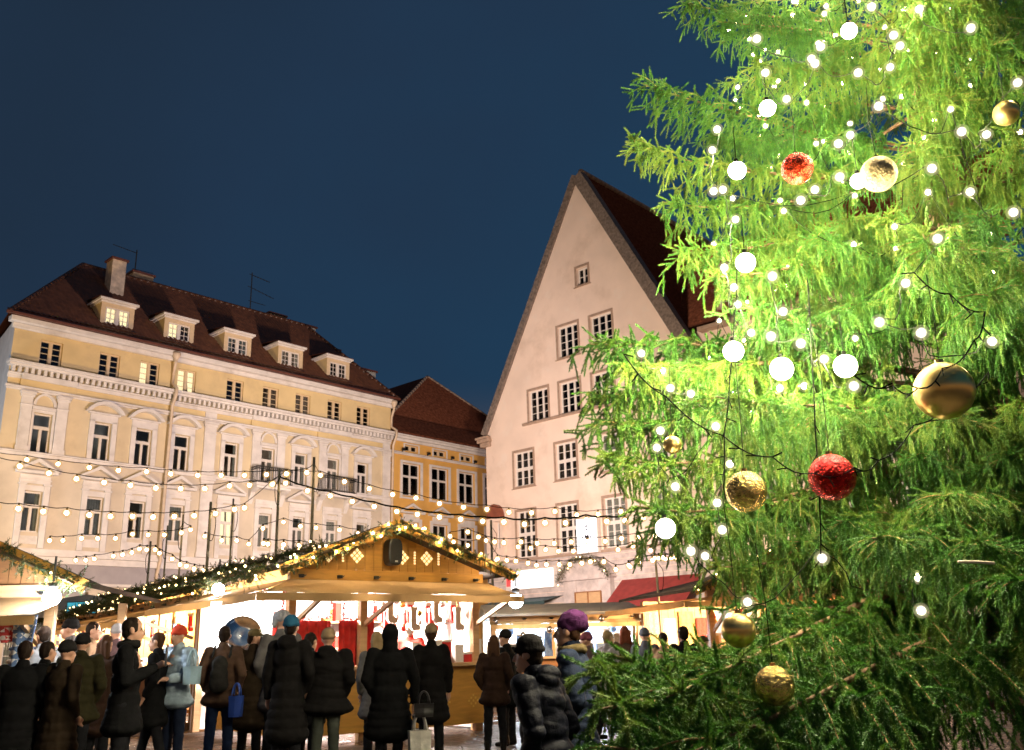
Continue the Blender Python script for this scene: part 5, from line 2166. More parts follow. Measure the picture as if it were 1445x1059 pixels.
# loudspeaker on the gable
sp = thing('loudspeaker', 'black oval loudspeaker fixed to the middle of the orange gable', 'speaker', on_main(1.38, -.13, 2.76), A_MAIN)
m = MB()
ov = []
for k in range(24):
    a = 2 * PI * k / 24
    ov.append((.105 * math.copysign(abs(math.cos(a)) ** .6, math.cos(a)), .175 * math.copysign(abs(math.sin(a)) ** .6, math.sin(a))))
m.prism(ov, -.08, .1)
m.build('cabinet', black_plastic, sp, bevel=.02)
m = MB()
m.prism([(x * .86, z * .88) for x, z in ov], -.09, -.081)
m.build('grille', mat('speaker_grille', (.02, .02, .02), .8, .4, 200, .6, 300), sp)
m = MB()
m.box(-.02, .02, -.095, -.0905, -.135, -.115)
m.build('badge', mat('grey_badge', (.4, .4, .4), .4, 0), sp)

# the row of stalls behind its left side: they face left
row = []
dirx = Vector((math.cos(A_MAIN - PI / 2), math.sin(A_MAIN - PI / 2), 0))
for k, lab in enumerate(('stall with a pale timber frame next behind the gabled orange stall', 'middle stall of the low row running back to the left',
                         'farthest stall of the low row, next to the beige parasol')):
    o = on_main(.15, 3.75 + 3.72 * (k + 1), 0)
    row.append(stall('market_stall', lab, tuple(o), A_MAIN - PI / 2, W=3.6, D=2.6, ez=2.40, rz=2.92, gable=False, aw=(.95, .24),
                     lamp_w=800, lamp_col=((1, .82, .62), (1, .78, .55), (1, .66, .36))[k]))

# the near stall at the left edge and the stall behind the spruce
left, ML = stall('market_stall', 'near stall at the left edge hung with knitwear under a dark gable', (-7.55, 9.35, 0), rad(9), W=2.75, D=3.0, ez=2.22, rz=3.0, false_front=.25, lamp_w=35, side_wall=False, back_wall=False,
                 board=brown_wood, lamp_col=(1, .8, .6))
right, MR = stall('market_stall', 'orange lit stall beside the dark red awning, half behind the spruce', (3.1, 15.4, 0), rad(14), W=3.2, D=3.0, ez=2.3, rz=3.1, false_front=.25, side_awning=True, aw=(.8, .1), lamp_w=1000,
                  lamp_col=(1, .62, .28), board=pale_wood)
blue, MBL = stall('market_stall', 'stall glowing cold blue and white behind the crowd under the teal awning', (-.55, 18.2, 0), rad(6), W=2.9, D=2.4, ez=2.08, rz=2.32, roof_m=beige_canvas, gable=False, aw=(.2, .06), lamp_w=800,
                  lamp_col=(.62, .80, 1), board=mat('white_boards', (.7, .72, .75), .6, .1, 4))

# ------------------------------------------------------------------ garlands
lm = lambda x, y, z: on_main(x, y, z)
garland('garland with warm bulbs along the left rake of the orange gable', [lm(-.32, -.48, 2.47), lm(.25, -.48, 2.69), lm(.8, -.48, 2.91), lm(1.29, -.48, 3.09)], .095, .135, bulb_gable, .011, 1, 'fir garlands on the stalls')
garland('garland with warm bulbs along the right rake of the orange gable', [lm(1.31, -.48, 3.09), lm(1.9, -.48, 2.89), lm(2.6, -.48, 2.67), lm(3.17, -.48, 2.46)], .095, .135, bulb_gable, .011, 2, 'fir garlands on the stalls')
pts = [lm(-.42, -.2 + 1.2 * k, 2.46 + .03 * math.sin(k * 2)) for k in range(13)]
garland('long garland along the eaves of the low row of stalls', pts, .12, .23, bulb_small, .016, 3, 'fir garlands on the stalls')
pts = [lm(.62, .35 + 1.2 * k, 2.86 + .02 * math.sin(k * 2.3)) for k in range(13)]
garland('upper garland along the ridge of the low row of stalls', pts, .12, .25, bulb_small, .016, 4, 'fir garlands on the stalls')
ll = lambda x, y, z: ML @ Vector((x, y, z))
garland('dark garland with a few bulbs on the gable of the near left stall', [ll(1.38, -.48, 2.98), ll(2.1, -.48, 2.66), ll(2.7, -.48, 2.40), ll(3.14, -.48, 2.2)], .13, .15, bulb_small, .012, 5, 'fir garlands on the stalls')
lr = lambda x, y, z: MR @ Vector((x, y, z))
garland('garland with bulbs on the rake of the stall behind the spruce', [lr(-.42, -.5, 2.32), lr(.3, -.5, 2.6), lr(.95, -.5, 2.86), lr(1.6, -.5, 3.12)], .10, .12, bulb_small, .014, 6, 'fir garlands on the stalls')

arc = []
for k in range(15):
    tt_ = rad(-66 + 132 * k / 14)
    arc.append(on_pink(6.98 + 1.70 * math.sin(tt_), -.66, 3.98 + 1.75 * math.cos(tt_) - .05))
garland('dry wreath of twigs and a few bulbs over the arched portal', arc, .2, .5, bulb_small, .03, 9, None)
# ------------------------------------------------------------------ goods
red_cloth = mat('red_felt', (.55, .03, .025), .85, .25, 10, .2, 80)
white_cloth = mat('white_felt', (.75, .70, .66), .9, .1, 10)
red_gloss = mat('red_glaze', (.6, .03, .02), .25, .1, 10)
gold_gloss = mat('gold_foil', (.75, .48, .14), .25, .15, 10, metal=1)
wool_grey = mat('grey_wool', (.34, .34, .36), .95, .3, 30, .5, 90)
wool_blue = mat('blue_wool', (.10, .16, .30), .95, .3, 30, .5, 90)
wool_red = mat('red_wool', (.42, .05, .05), .95, .3, 30, .5, 90)
wool_cream = mat('cream_wool', (.62, .56, .48), .95, .2, 30, .5, 90)
straw = mat('straw', (.55, .36, .14), .8, .3, 20)
silver = mat('silver', (.8, .8, .82), .12, .05, 5, metal=1)


def hung(name, label, cat, M_, p, mb_parts, group):
    """a thing hanging or standing at p in a stall's frame"""
    o = thing(name, label, cat, tuple(M_ @ Vector(p)), M_.to_euler().z, group)
    for nm, mb, mt, sm in mb_parts:
        mb.build(nm, mt, o, sm)
    return o


def ornament(M_, p, r, mt, label, group):
    b = MB()
    b.ball((0, 0, 0), r, 10)
    c = MB()
    c.tube([(0, 0, r), (0, 0, r + .02)], .012, 6)
    c.tube([(0, 0, r + .02), (0, 0, r + .16)], .003, 4)
    return hung('hanging_ornament', label, 'ornament', M_, p, [('ball', b, mt, True), ('cap', c, gold_gloss, False)], group)


def stockings(M_, p, mt, label, group, s=1.):
    b = MB()
    pts = [(-.05, .0), (.05, .0), (.05, -.2), (.13, -.24), (.13, -.31), (.0, -.32), (-.05, -.26)]
    b.prism([(x * s, z * s) for x, z in pts], -.025, .025)
    c = MB()
    c.box(-.065 * s, .065 * s, -.035, .035, .002, .07 * s)
    return hung('hanging_stocking', label, 'stocking', M_, p, [('sock', b, mt, False), ('cuff', c, white_cloth, False)], group)


def carton(M_, p, sx, sy, sz, mt, label, group):
    b = MB()
    b.box(-sx / 2, sx / 2, -sy / 2, sy / 2, 0, sz)
    c = MB()
    c.box(-sx / 2 - .005, sx / 2 + .005, -sy / 2 - .005, sy / 2 + .005, sz + .001, sz + .03)
    return hung('gift_box', label, 'box', M_, p, [('box', b, mt, False), ('lid', c, white_cloth, False)], group)


def mug(M_, p, mt, label, group):
    b = MB()
    b.lathe([(.0, 0), (.04, 0), (.045, .02), (.045, .1), (.038, .1), (.036, .02), (.0, .015)], n=12)
    h = MB()
    h.tube([(.043, 0, .08), (.075, 0, .075), (.08, 0, .05), (.07, 0, .03), (.043, 0, .025)], .008, 6)
    return hung('mug', label, 'mug', M_, p, [('cup', b, mt, True), ('handle', h, mt, True)], group)


rg = random.Random(11)
# main stall: ornaments, stockings, boxes and mugs
mats4 = [red_gloss, gold_gloss, white_cloth, silver]
for k in range(26):
    x = 1.75 + 1.2 * rg.random()
    ornament(MM, (x, rg.uniform(.1, 1.6), rg.uniform(1.75, 2.2)), rg.uniform(.035, .06), mats4[k % 4], 'small ball hanging in the bright right half of the orange stall', 'balls hanging in the orange stall')
for k in range(12):
    stockings(MM, (1.55 + .12 * k, .25 + .3 * (k % 3), 2.12 - .1 * (k % 2)), red_cloth if k % 3 else white_cloth, 'felt stocking hanging in the right half of the orange stall', 'stockings hanging in the orange stall', .8)
for k in range(16):
    mt = red_cloth if k % 2 else white_cloth
    carton(MM, (1.5 + .17 * (k % 9) + rg.uniform(-.02, .02), .12 + .26 * (k // 9), 1.336), .13, .13, rg.uniform(.08, .28), mt, 'small gift box on the counter of the orange stall', 'gift boxes on the counter of the orange stall')
# shelves at the back with figures of boxes
for j, z in enumerate((1.55, 1.95)):
    s = MB()
    s.box(1.3, 2.94, 2.6, 2.95, z, z + .03)
    b = hung('shelf', 'upper shelf at the back of the orange stall' if j else 'lower shelf at the back of the orange stall', 'shelf', MM, (0, 0, 0), [('board', s, pale_wood, False)], None)
    for k in range(8):
        carton(MM, (1.42 + .2 * k, 2.76, z + .031), .14, .12, rg.uniform(.12, .3), (red_gloss, white_cloth, gold_gloss)[k % 3], 'box standing on the back shelves of the orange stall', 'boxes on the back shelves of the orange stall')
# white panels, stall light put in as their own glow; red tinsel, cloth below
for j, (x0, x1, z0, z1, lab) in enumerate(((.10, .62, 1.93, 2.29, 'wide white panel framed in red tinsel, left of the stall post'), (.80, 1.24, 1.93, 2.29, 'narrow white panel framed in red tinsel above the red cloth'), (-.28, -.02, 2.0, 2.28, 'smallest white panel at the left corner of the orange stall'))):
    o = thing('hanging_panel', lab, 'hanging panel', tuple(on_main((x0 + x1) / 2, .14, z0)), A_MAIN)
    hw = (x1 - x0) / 2
    b = MB()
    b.box(-hw, hw, 0, .03, 0, z1 - z0)
    b.build('panel', panel_glow, o)
    b = MB()
    rr = random.Random(j)
    for (a, c) in (((-hw, 0), (hw, 0)), ((hw, 0), (hw, z1 - z0)), ((-hw, z1 - z0), (-hw, 0))):
        for q in range(60):
            u = rr.random()
            px, pz = a[0] + (c[0] - a[0]) * u, a[1] + (c[1] - a[1]) * u
            d = Vector((rr.uniform(-1, 1), rr.uniform(-1, .2), rr.uniform(-1, 1))).normalized() * .045
            b.bar((px, -.02, pz), (px + d.x, -.02 + d.y, pz + d.z), .006, .006)
    b.build('tinsel_frame', red_gloss, o)
for j, (x0, x1, lab) in enumerate(((-.2, .66, 'red cloth hanging below the wide white panel'), (.76, 1.28, 'red pleated cloth hanging below the narrow white panel'))):
    c = MB()
    nx = 36
    vs, fs = [], []
    for jz, z in enumerate((1.90, 1.62, 1.34)):
        for i in range(nx + 1):
            u = i / nx
            vs.append((x0 + (x1 - x0) * u, .16 + .03 * math.sin(u * 40), z))
    for jz in range(2):
        for i in range(nx):
            a = jz * (nx + 1) + i
            fs.append((a, a + nx + 1, a + nx + 2, a + 1))
    c.add(vs, fs)
    hung('hanging_cloth', lab, 'cloth', MM, (0, 0, 0), [('cloth', c, red_cloth, True)], None)
# left side of the main stall and the row: goods hanging under the awning
for (R_, base, nm) in ((row[0][1], 0, 'first'), (row[1][1], 40, 'second'), (row[2][1], 80, 'third')):
    for k in range(16):
        x = 3.45 - .21 * k
        mt = (wool_grey, red_cloth, white_cloth, straw, wool_blue)[(k * 7 + base) % 5]
        if k % 2:
            stockings(R_, (x, .15, 2.14 - .07 * (k % 3)), mt, 'felt stocking hanging under the tan awning of the low stall row', 'stockings hanging under the awnings of the low stall row', .75)
        else:
            ornament(R_, (x, .1 + .3 * (k % 3), 2.1 - .08 * (k % 3)), .06, (gold_gloss, red_gloss, silver, straw)[k // 2 % 4], 'shiny ball hanging under the tan awning of the low stall row', 'balls hanging under the awnings of the low stall row')
    for k in range(14):
        mt = (red_gloss, white_cloth, straw, wool_blue)[(k * 3 + base) % 4]
        if k % 3:
            carton(R_, (.2 + .245 * k, .1, 1.336), .17, .16, rg.uniform(.1, .36), mt, 'gift box on a counter of the low stall row', 'gift boxes on the counters of the low stall row')
        else:
            mug(R_, (.2 + .245 * k, -.05, 1.336), mt, 'mug standing on a counter of the low stall row', 'mugs on the counters of the low stall row')
    for k in range(10):
        carton(R_, (.3 + .33 * k, 1.9, 1.2 + .3 * (k % 3)), .26, .2, .28, (white_cloth, straw, red_cloth)[k % 3], 'box stacked at the back of the low stall row', 'boxes at the back of the low stall row')
# round steel tray hanging in the first stall of the row
o = thing('steel_tray', 'large round shiny tray hanging in front of a white sheet in the low stall row', 'tray', tuple(at(341, 898, 11.0)), rad(20))
b = MB()
b.lathe([(.0, .0), (.10, .008), (.20, .0), (.225, -.025), (.235, -.02)], n=28)
T_ = Matrix.Rotation(rad(82), 4, 'X')
b.v = [tuple(T_ @ Vector(v)) for v in b.v]
b.build('dish', silver, o, True)
b = MB()
b.tube([(0, 0, .22), (0, .02, .75)], .004, 4)
b.build('hook', iron, o)
o = thing('white_sheet', 'white sheet hanging behind the round shiny tray', 'sheet', tuple(at(340, 890, 11.25)), rad(20))
b = MB()
b.box(-.36, .36, 0, .02, -.4, .34)
b.build('cloth', panel_glow, o)  # plain sheet: its brightness is emission put into the cloth
# right stall and blue stall: clutter
for k in range(18):
    x = .1 + .17 * k
    ornament(MR, (x, .1 + .3 * (k % 3), 2.0 - .07 * (k % 4)), .055, (gold_gloss, red_gloss, straw)[k % 3], 'ball hanging in the orange lit stall beside the spruce', 'balls hanging in the stall beside the spruce')
    carton(MR, (x, .12 + .25 * (k % 2), 1.336), .14, .15, rg.uniform(.1, .4), (straw, white_cloth, red_cloth, gold_gloss)[k % 4], 'box on the counter of the orange lit stall beside the spruce', 'boxes on the counter of the stall beside the spruce')
for k in range(16):
    x = .1 + .17 * k
    ornament(MBL, (x, -.2 + .3 * (k % 3), 2.0 - .09 * (k % 4)), .07, (silver, white_cloth, wool_blue)[k % 3], 'pale ball hanging in the cold blue stall', 'balls hanging in the cold blue stall')
    carton(MBL, (x, .05 + .25 * (k % 2), 1.336), .15, .15, rg.uniform(.15, .5), (wool_blue, white_cloth, silver)[k % 3], 'box on the counter of the cold blue stall', 'boxes on the counter of the cold blue stall')
# textiles pinned to the back walls
tx = [wool_red, straw, wool_cream, wool_grey, red_cloth, wool_blue]
for (M_, n_, W__, D__, who) in ((MR, 9, 3.2, 3.0, 'orange lit stall beside the spruce'), (row[0][1], 8, 3.6, 2.6, 'nearest stall of the low row'), (row[1][1], 8, 3.6, 2.6, 'middle stall of the low row')):
    for k in range(n_):
        c = MB()
        wd_ = W__ / n_ * .8
        z1 = 2.1 - .12 * (k % 2)
        z0 = z1 - .42 - .1 * (k % 3)
        nx = 8
        vs = [(wd_ * (i / nx - .5), .02 * math.sin(i * 1.9 + k), z) for z in (z1, (z0 + z1) / 2, z0) for i in range(nx + 1)]
        fs = [(j * (nx + 1) + i, (j + 1) * (nx + 1) + i, (j + 1) * (nx + 1) + i + 1, j * (nx + 1) + i + 1) for j in range(2) for i in range(nx)]
        c.add(vs, fs)
        hung('hanging_cloth', 'woollen cloth pinned at the back of the ' + who, 'cloth', M_, (W__ * (k + .5) / n_, D__ - .12, 0), [('cloth', c, tx[(k * 5 + n_) % 6], True)], 'cloths at the back of the ' + who)
# bright lamps of these stalls
def lit_lamp(label, p, r, e, col, shade=True):
    o = thing('lamp', label, 'lamp', tuple(p))
    m = mat('lamp_glow_%d' % len(MATS), (1, 1, 1), .3, 0, emit=e, ecol=col)
    b = MB()
    b.ball((0, 0, 0), r, 14)
    b.build('bulb', m, o, True)
    b = MB()
    if shade:
        b.lathe([(.02, r * 1.9), (.05, r * 1.6), (r * 1.25, r * .5), (r * 1.2, r * .45)], n=14)
    else:
        b.lathe([(.02, r * 1.7), (r * .5, r * 1.6), (r * .5, r * .95), (.0, r * .9)], n=14)
    b.build('shade', iron, o, True)
    b = MB()
    b.tube([(0, 0, r * 1.8), (0, 0, r * 1.8 + .25)], .012, 6)
    b.build('rod', iron, o)
    return o


lit_lamp('dazzling white lamp under the awning corner of the near left stall', at(73, 843, 9.3), .085, 420, (.93, .96, 1), False)
lit_lamp('large white lamp glowing over the cold blue stall', at(728, 848, 16.5), .13, 80, (.85, .93, 1), False)
lit_lamp('white lamp at the front of the low stall row', at(308, 832, 12.4), .08, 90, (1, .96, .92), False)
lit_lamp('pale lamp over the left end of the cold blue stall', at(690, 838, 15.5), .1, 60, (1, .93, .9), False)
# knitwear on the near left stall
def pile(label, p, mts, seed, n=7, w_=.34):
    r_ = random.Random(seed)
    o = thing('knitwear_pile', label, 'knitwear', tuple(p), rad(r_.uniform(-20, 20)))
    z = 0
    for k in range(n):
        m = MB()
        h = r_.uniform(.045, .075)
        m.ball((r_.uniform(-.03, .03), r_.uniform(-.03, .03), z + h * .6), 1, 14, 0, (w_ * r_.uniform(.8, 1) / 2, w_ * r_.uniform(.75, .95) / 2, h * .75))
        me = m.mesh('folded_hat', mts[k % len(mts)], True)
        link('folded_hat', me, o)
        z += h
    return o


pile('heap of red, white and grey knitted hats on the near left counter', ML @ Vector((2.05, -.02, 1.336)), [wool_red, wool_cream, wool_grey], 1)
pile('heap of grey and blue knitted hats at the end of the near left counter', ML @ Vector((2.5, -.02, 1.336)), [wool_grey, wool_blue, wool_cream], 2, 5)
pile('tall heap of patterned knitwear at the edge of the photo', ML @ Vector((1.55, -.02, 1.336)), [wool_red, wool_cream, wool_red, wool_grey], 3, 8)


def pattern_wool(name, a, b):
    m = bpy.data.materials.new(name)
    m.use_nodes = True
    n, l = m.node_tree.nodes, m.node_tree.links
    bs = n['Principled BSDF']
    bs.inputs['Roughness'].default_value = .95
    tc = n.new('ShaderNodeTexCoord')
    mp = n.new('ShaderNodeMapping')
    mp.inputs['Rotation'].default_value = (0, rad(45), 0)
    l.new(tc.outputs['Object'], mp.inputs[0])
    ck = n.new('ShaderNodeTexChecker')
    ck.inputs['Scale'].default_value = 22
    l.new(mp.outputs[0], ck.inputs[0])
    wv = n.new('ShaderNodeTexWave')
    wv.bands_direction = 'Z'
    wv.inputs['Scale'].default_value = 4
    l.new(tc.outputs['Object'], wv.inputs[0])
    mu = n.new('ShaderNodeMath')
    mu.operation = 'MULTIPLY'
    l.new(ck.outputs['Fac'], mu.inputs[0])
    gt = n.new('ShaderNodeMath')
    gt.operation = 'GREATER_THAN'
    gt.inputs[1].default_value = .4
    l.new(wv.outputs['Fac'], gt.inputs[0])
    l.new(gt.outputs[0], mu.inputs[1])
    mx = n.new('ShaderNodeMix')
    mx.data_type = 'RGBA'
    l.new(mu.outputs[0], mx.inputs[0])
    mx.inputs[6].default_value = (*a, 1)
    mx.inputs[7].default_value = (*b, 1)
    l.new(mx.outputs[2], bs.inputs['Base Color'])
    return m


scarf_mat = pattern_wool('blue_white_knit', (.10, .17, .36), (.7, .7, .74))
red_knit = pattern_wool('red_white_knit', (.45, .04, .04), (.75, .7, .66))


def scarf(label, p, w_, h, mt, seed, rot=0):
    o = thing('hanging_scarf', label, 'scarf', tuple(p), rad(rot))
    c = MB()
    nx, nz_ = 14, 12
    vs, fs = [], []
    for j in range(nz_ + 1):
        for i in range(nx + 1):
            u, v = i / nx, j / nz_
            vs.append(((u - .5) * w_ * (1 - .35 * v * (seed % 2)) + .1 * v * v * (seed % 3 - 1), .03 * math.sin(u * 9 + v * 3 + seed) * (.4 + v), -h * v))
    for j in range(nz_):
        for i in range(nx):
            a = j * (nx + 1) + i
            fs.append((a, a + nx + 1, a + nx + 2, a + 1))
    c.add(vs, fs)
    so_ = c.build('cloth', mt, o, True)
    sm = so_.modifiers.new('solid', 'SOLIDIFY')
    sm.thickness = .012
    f = MB()
    r_ = random.Random(seed)
    for k in range(12):
        x = (k / 11 - .5) * w_ * (1 - .35 * (seed % 2)) + .1 * (seed % 3 - 1)
        f.tube([(x, .02, -h + .01), (x + r_.uniform(-.01, .01), .02, -h - .07)], .006, 4)
    f.build('fringe', wool_cream, o)
    return o


scarf('blue and white patterned scarf hanging from the post of the near left stall', at(36, 868, 9.2), .22, .62, scarf_mat, 1, 12)
scarf('red and white scarf hanging inside the near left stall', at(12, 850, 9.6), .2, .4, red_knit, 2, 5)
scarf('grey woollen scarf hanging low at the corner of the near left stall', at(48, 948, 8.9), .2, .42, wool_grey, 3, 20)

# beige parasols beyond the near left stall
def parasol(label, p, r, h, mt):
    o = thing('market_parasol', label, 'parasol', tuple(p))
    m = MB()
    m.tube([(0, 0, 0), (0, 0, h + .25)], .035, 8)
    m.build('pole', pale_wood, o)
    m = MB()
    n_ = 8
    vs = [(0, 0, h + .2)]
    for j, (q, z) in enumerate(((.5, -.18), (1, -.42), (1, -.58))):
        for k in range(n_):
            a = 2 * PI * k / n_
            vs.append((r * q * math.cos(a), r * q * math.sin(a), h + .2 + z))
    fs = [(0, 1 + k, 1 + (k + 1) % n_) for k in range(n_)]
    for j in range(2):
        fs += [(1 + j * n_ + k, 1 + (j + 1) * n_ + k, 1 + (j + 1) * n_ + (k + 1) % n_, 1 + j * n_ + (k + 1) % n_) for k in range(n_)]
    m.add(vs, fs)
    m.build('canopy', mt, o)
    m = MB()
    for k in range(n_):
        a = 2 * PI * k / n_
        m.bar((0, 0, h - .05), (r * .7 * math.cos(a), r * .7 * math.sin(a), h - .1), .02, .02)
    m.build('rib', pale_wood, o)
    return o


q = at(118, 880, 21.5)
parasol('wide beige parasol standing between the near left stall and the low row', (q.x, q.y, GZ), 1.9, 2.3, beige_canvas)
q = at(70, 880, 24)
parasol('farther beige parasol partly behind the dazzling lamp', (q.x, q.y, GZ), 1.8, 2.45, beige_canvas)
o = thing('lit_sign', 'small turquoise lit board below the beige parasol', 'sign', tuple(at(115, 858, 19.5)), rad(10))
b = MB()
b.box(-.3, .3, 0, .08, -.13, .13)
b.build('case', iron, o)
b = MB()
b.box(-.28, .28, -.01, -.002, -.11, .11)
b.build('lit_face', mat('turquoise_face', (.1, .6, .9), .5, .3, 6, emit=.45, ecol=(.05, .55, .85)), o)

# ------------------------------------------------------------------ poles and strings of bulbs over the square
def pole(label, x, ytop, Y, r=.024):
    top = at(x, ytop, Y)
    o = thing('light_pole', label, 'pole', (top.x, top.y, GZ), 0, 'poles that carry the strings of bulbs')
    m = MB()
    m.tube([(0, 0, 0), (.01, 0, (top.z - GZ) * .5), (0, 0, top.z - GZ + .12)], [r, r * .95, r * .8], 8)
    m.build('shaft', mat('grey_green_pole', (.20, .18, .12), .6, .3, 6), o, True)
    c = MB()
    zt = top.z - GZ
    pts = [(.03, -.02, zt - .05)]
    for j in range(1, 15):
        a = PI * j / 14
        pts.append((.03 + .09 * math.sin(a) * (1 if x % 2 else -1), -.03, zt - .05 - .5 * (1 - math.cos(a)) * .5 - .04 * math.sin(a * 3)))
    c.tube(pts, .007, 4)
    c.build('cable_wrap', cable_mat, o)
    return top


T1 = pole('tallest pole, right of the left balcony', 443, 654, 17.5, .034)
T2 = pole('second tallest pole under the left balcony, wound with cable', 394, 671, 17.0, .030)
T3 = pole('dark pole above the middle of the low stall row, with loose cable ends', 297, 718, 16.0, .030)
T4 = pole('slender pole between the dark pole and the cable wound pole', 329, 712, 19.0)
T5 = pole('thin pole above the left part of the low stall row', 236, 750, 19.0, .022)
T6 = pole('thin pole just left of the dark pole', 258, 735, 18.0, .022)
T7 = pole('short pole at the far left end of the low stall row', 212, 772, 20.0, .03)
T8 = pole('pole at the corner of the pink house, right of the orange gable', 693, 742, 20.0, .03)
T9 = pole('pole beside the dark red awning', 925, 790, 17.0, .025)


def bulb_string(label, px, Y0, Y1, ends=(None, None), r=.042, m=None, cab=.007, thick=None):
    n_ = len(px)
    P = [at(x, y, Y0 + (Y1 - Y0) * k / max(1, n_ - 1)) for k, (x, y) in enumerate(px)]
    mid = P[n_ // 2]
    o = thing('light_string', label, 'string lights', tuple(mid), 0, 'strings of bulbs over the square')
    line = [p + Vector((0, 0, .085)) for p in P]
    if ends[0] is not None:
        line = [ends[0]] + line
    if ends[1] is not None:
        line = line + [ends[1]]
    # gentle sag between the sockets
    fine = []
    for a, b in zip(line[:-1], line[1:]):
        for j in range(4):
            fine.append(a.lerp(b, j / 4) - Vector((0, 0, .02 * math.sin(PI * j / 4))) - mid)
    fine.append(line[-1] - mid)
    c = MB()
    c.tube(fine, thick or cab, 5)
    c.build('cable', cable_mat, o)
    s = MB()
    s.tube([(0, 0, .085), (0, 0, .035)], .016, 6)
    sme = s.mesh('socket', cable_mat)
    for p in P:
        link('socket', sme, o, p - mid)
    bme = bulb_mesh(m or bulb_mat, r * 1.7, False, bulb_halo)
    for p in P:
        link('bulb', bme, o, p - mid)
    return o


bulb_mat.cycles.emission_sampling = 'NONE'
bulb_string('highest string of bulbs, crossing the upper windows of the pale building towards the pink house',
            [(-20, 642), (38, 649), (82, 655), (126, 660), (167, 664), (207, 666), (241, 669), (279, 671), (312, 671), (345, 671), (376, 670), (405, 669), (452, 671), (486, 680), (521, 690), (554, 698), (587, 703), (620, 711), (654, 716), (687, 719), (718, 723), (750, 724), (783, 722), (814, 727), (844, 726), (876, 722), (908, 731)], 17.5, 17.5)
bulb_string('second string of bulbs, from the left edge to the cable wound pole',
            [(-8, 651), (28, 658), (69, 668), (108, 676), (147, 681), (184, 685), (220, 689), (255, 690), (289, 690), (324, 686), (352, 685), (384, 684)], 15, 17, (None, T2))
bulb_string('heavy dark string of bulbs sagging from the cable wound pole to the spruce',
            [(403, 682), (434, 693), (466, 700), (497, 708), (528, 715), (560, 722), (589, 726), (620, 730), (650, 733), (681, 736), (711, 737), (740, 740), (769, 738), (798, 738), (827, 734), (856, 736), (882, 735)], 17, 15, (T2, None), thick=.016)
bulb_string('third string of bulbs, level across the lower windows on the left',
            [(-5, 716), (26, 718), (61, 722), (94, 724), (126, 727), (156, 729), (187, 729), (216, 730), (246, 729), (274, 728), (304, 725)], 14, 16, (None, T3))
bulb_string('short string of bulbs rising from the dark pole to the tallest pole',
            [(331, 719), (345, 717), (385, 683), (404, 669), (433, 667)], 16.5, 17.5, (T3, T1))
bulb_string('string of bulbs hanging lowest in front of the ground floor on the left',
            [(70, 763), (89, 763), (115, 760), (138, 760), (163, 760), (187, 754), (209, 755), (232, 755), (256, 752), (269, 748)], 16.5, 18, (None, T6), r=.036)
bulb_string('string of bulbs from the short pole down to the low stall row',
            [(107, 791), (121, 791), (133, 789), (160, 785), (173, 783), (186, 780), (197, 775), (207, 776), (219, 776), (225, 781), (243, 789), (254, 797), (263, 799), (274, 803), (287, 805), (300, 806)], 18, 16, (None, None), r=.034)
bulb_string('string of bulbs in front of the lit lower windows, left of the orange gable',
            [(289, 757), (313, 763), (334, 763), (351, 768), (371, 746), (400, 737), (424, 743), (446, 745), (479, 748), (505, 753)], 18, 18, r=.036)
bulb_string('string of bulbs just above the left rake of the orange gable', [(372, 767), (378, 768), (400, 769), (422, 770), (443, 772)], 15, 14.5, r=.034)
bulb_string('string of bulbs across the tall windows of the pink house below the crest sign',
            [(635, 757), (660, 751), (675, 758), (698, 765), (711, 766), (735, 765), (758, 767), (782, 767), (806, 765), (830, 764), (854, 764), (877, 760), (900, 759), (924, 757), (944, 752)], 18, 16, (None, None), r=.038)
bulb_string('string of bulbs along the ledge of the pink house',
            [(640, 765), (660, 770), (686, 763), (702, 789), (715, 791), (728, 792), (745, 795), (757, 798), (771, 797), (789, 797), (804, 797), (821, 795), (833, 793), (852, 793), (869, 804), (889, 800), (901, 788), (921, 791), (935, 787), (954, 788), (970, 790)], 18.5, 15.5, (None, None), r=.036)
bulb_string('string of bulbs at the right, close above the dark red awning',
            [(731, 772), (749, 774), (770, 776), (788, 778), (809, 778), (872, 776), (893, 771), (918, 777), (937, 773), (958, 768), (975, 770)], 17.5, 16.5, (None, None), r=.036)
bulb_string('tight row of bulbs over the stall beside the spruce', [(887, 798), (902, 794), (924, 788), (930, 788), (939, 789), (947, 788), (953, 787)], 16, 15, (T9, None), r=.03)
# ================================================================== THE GREAT SPRUCE
TX, TY = 3.45, 6.4
TH = 13.


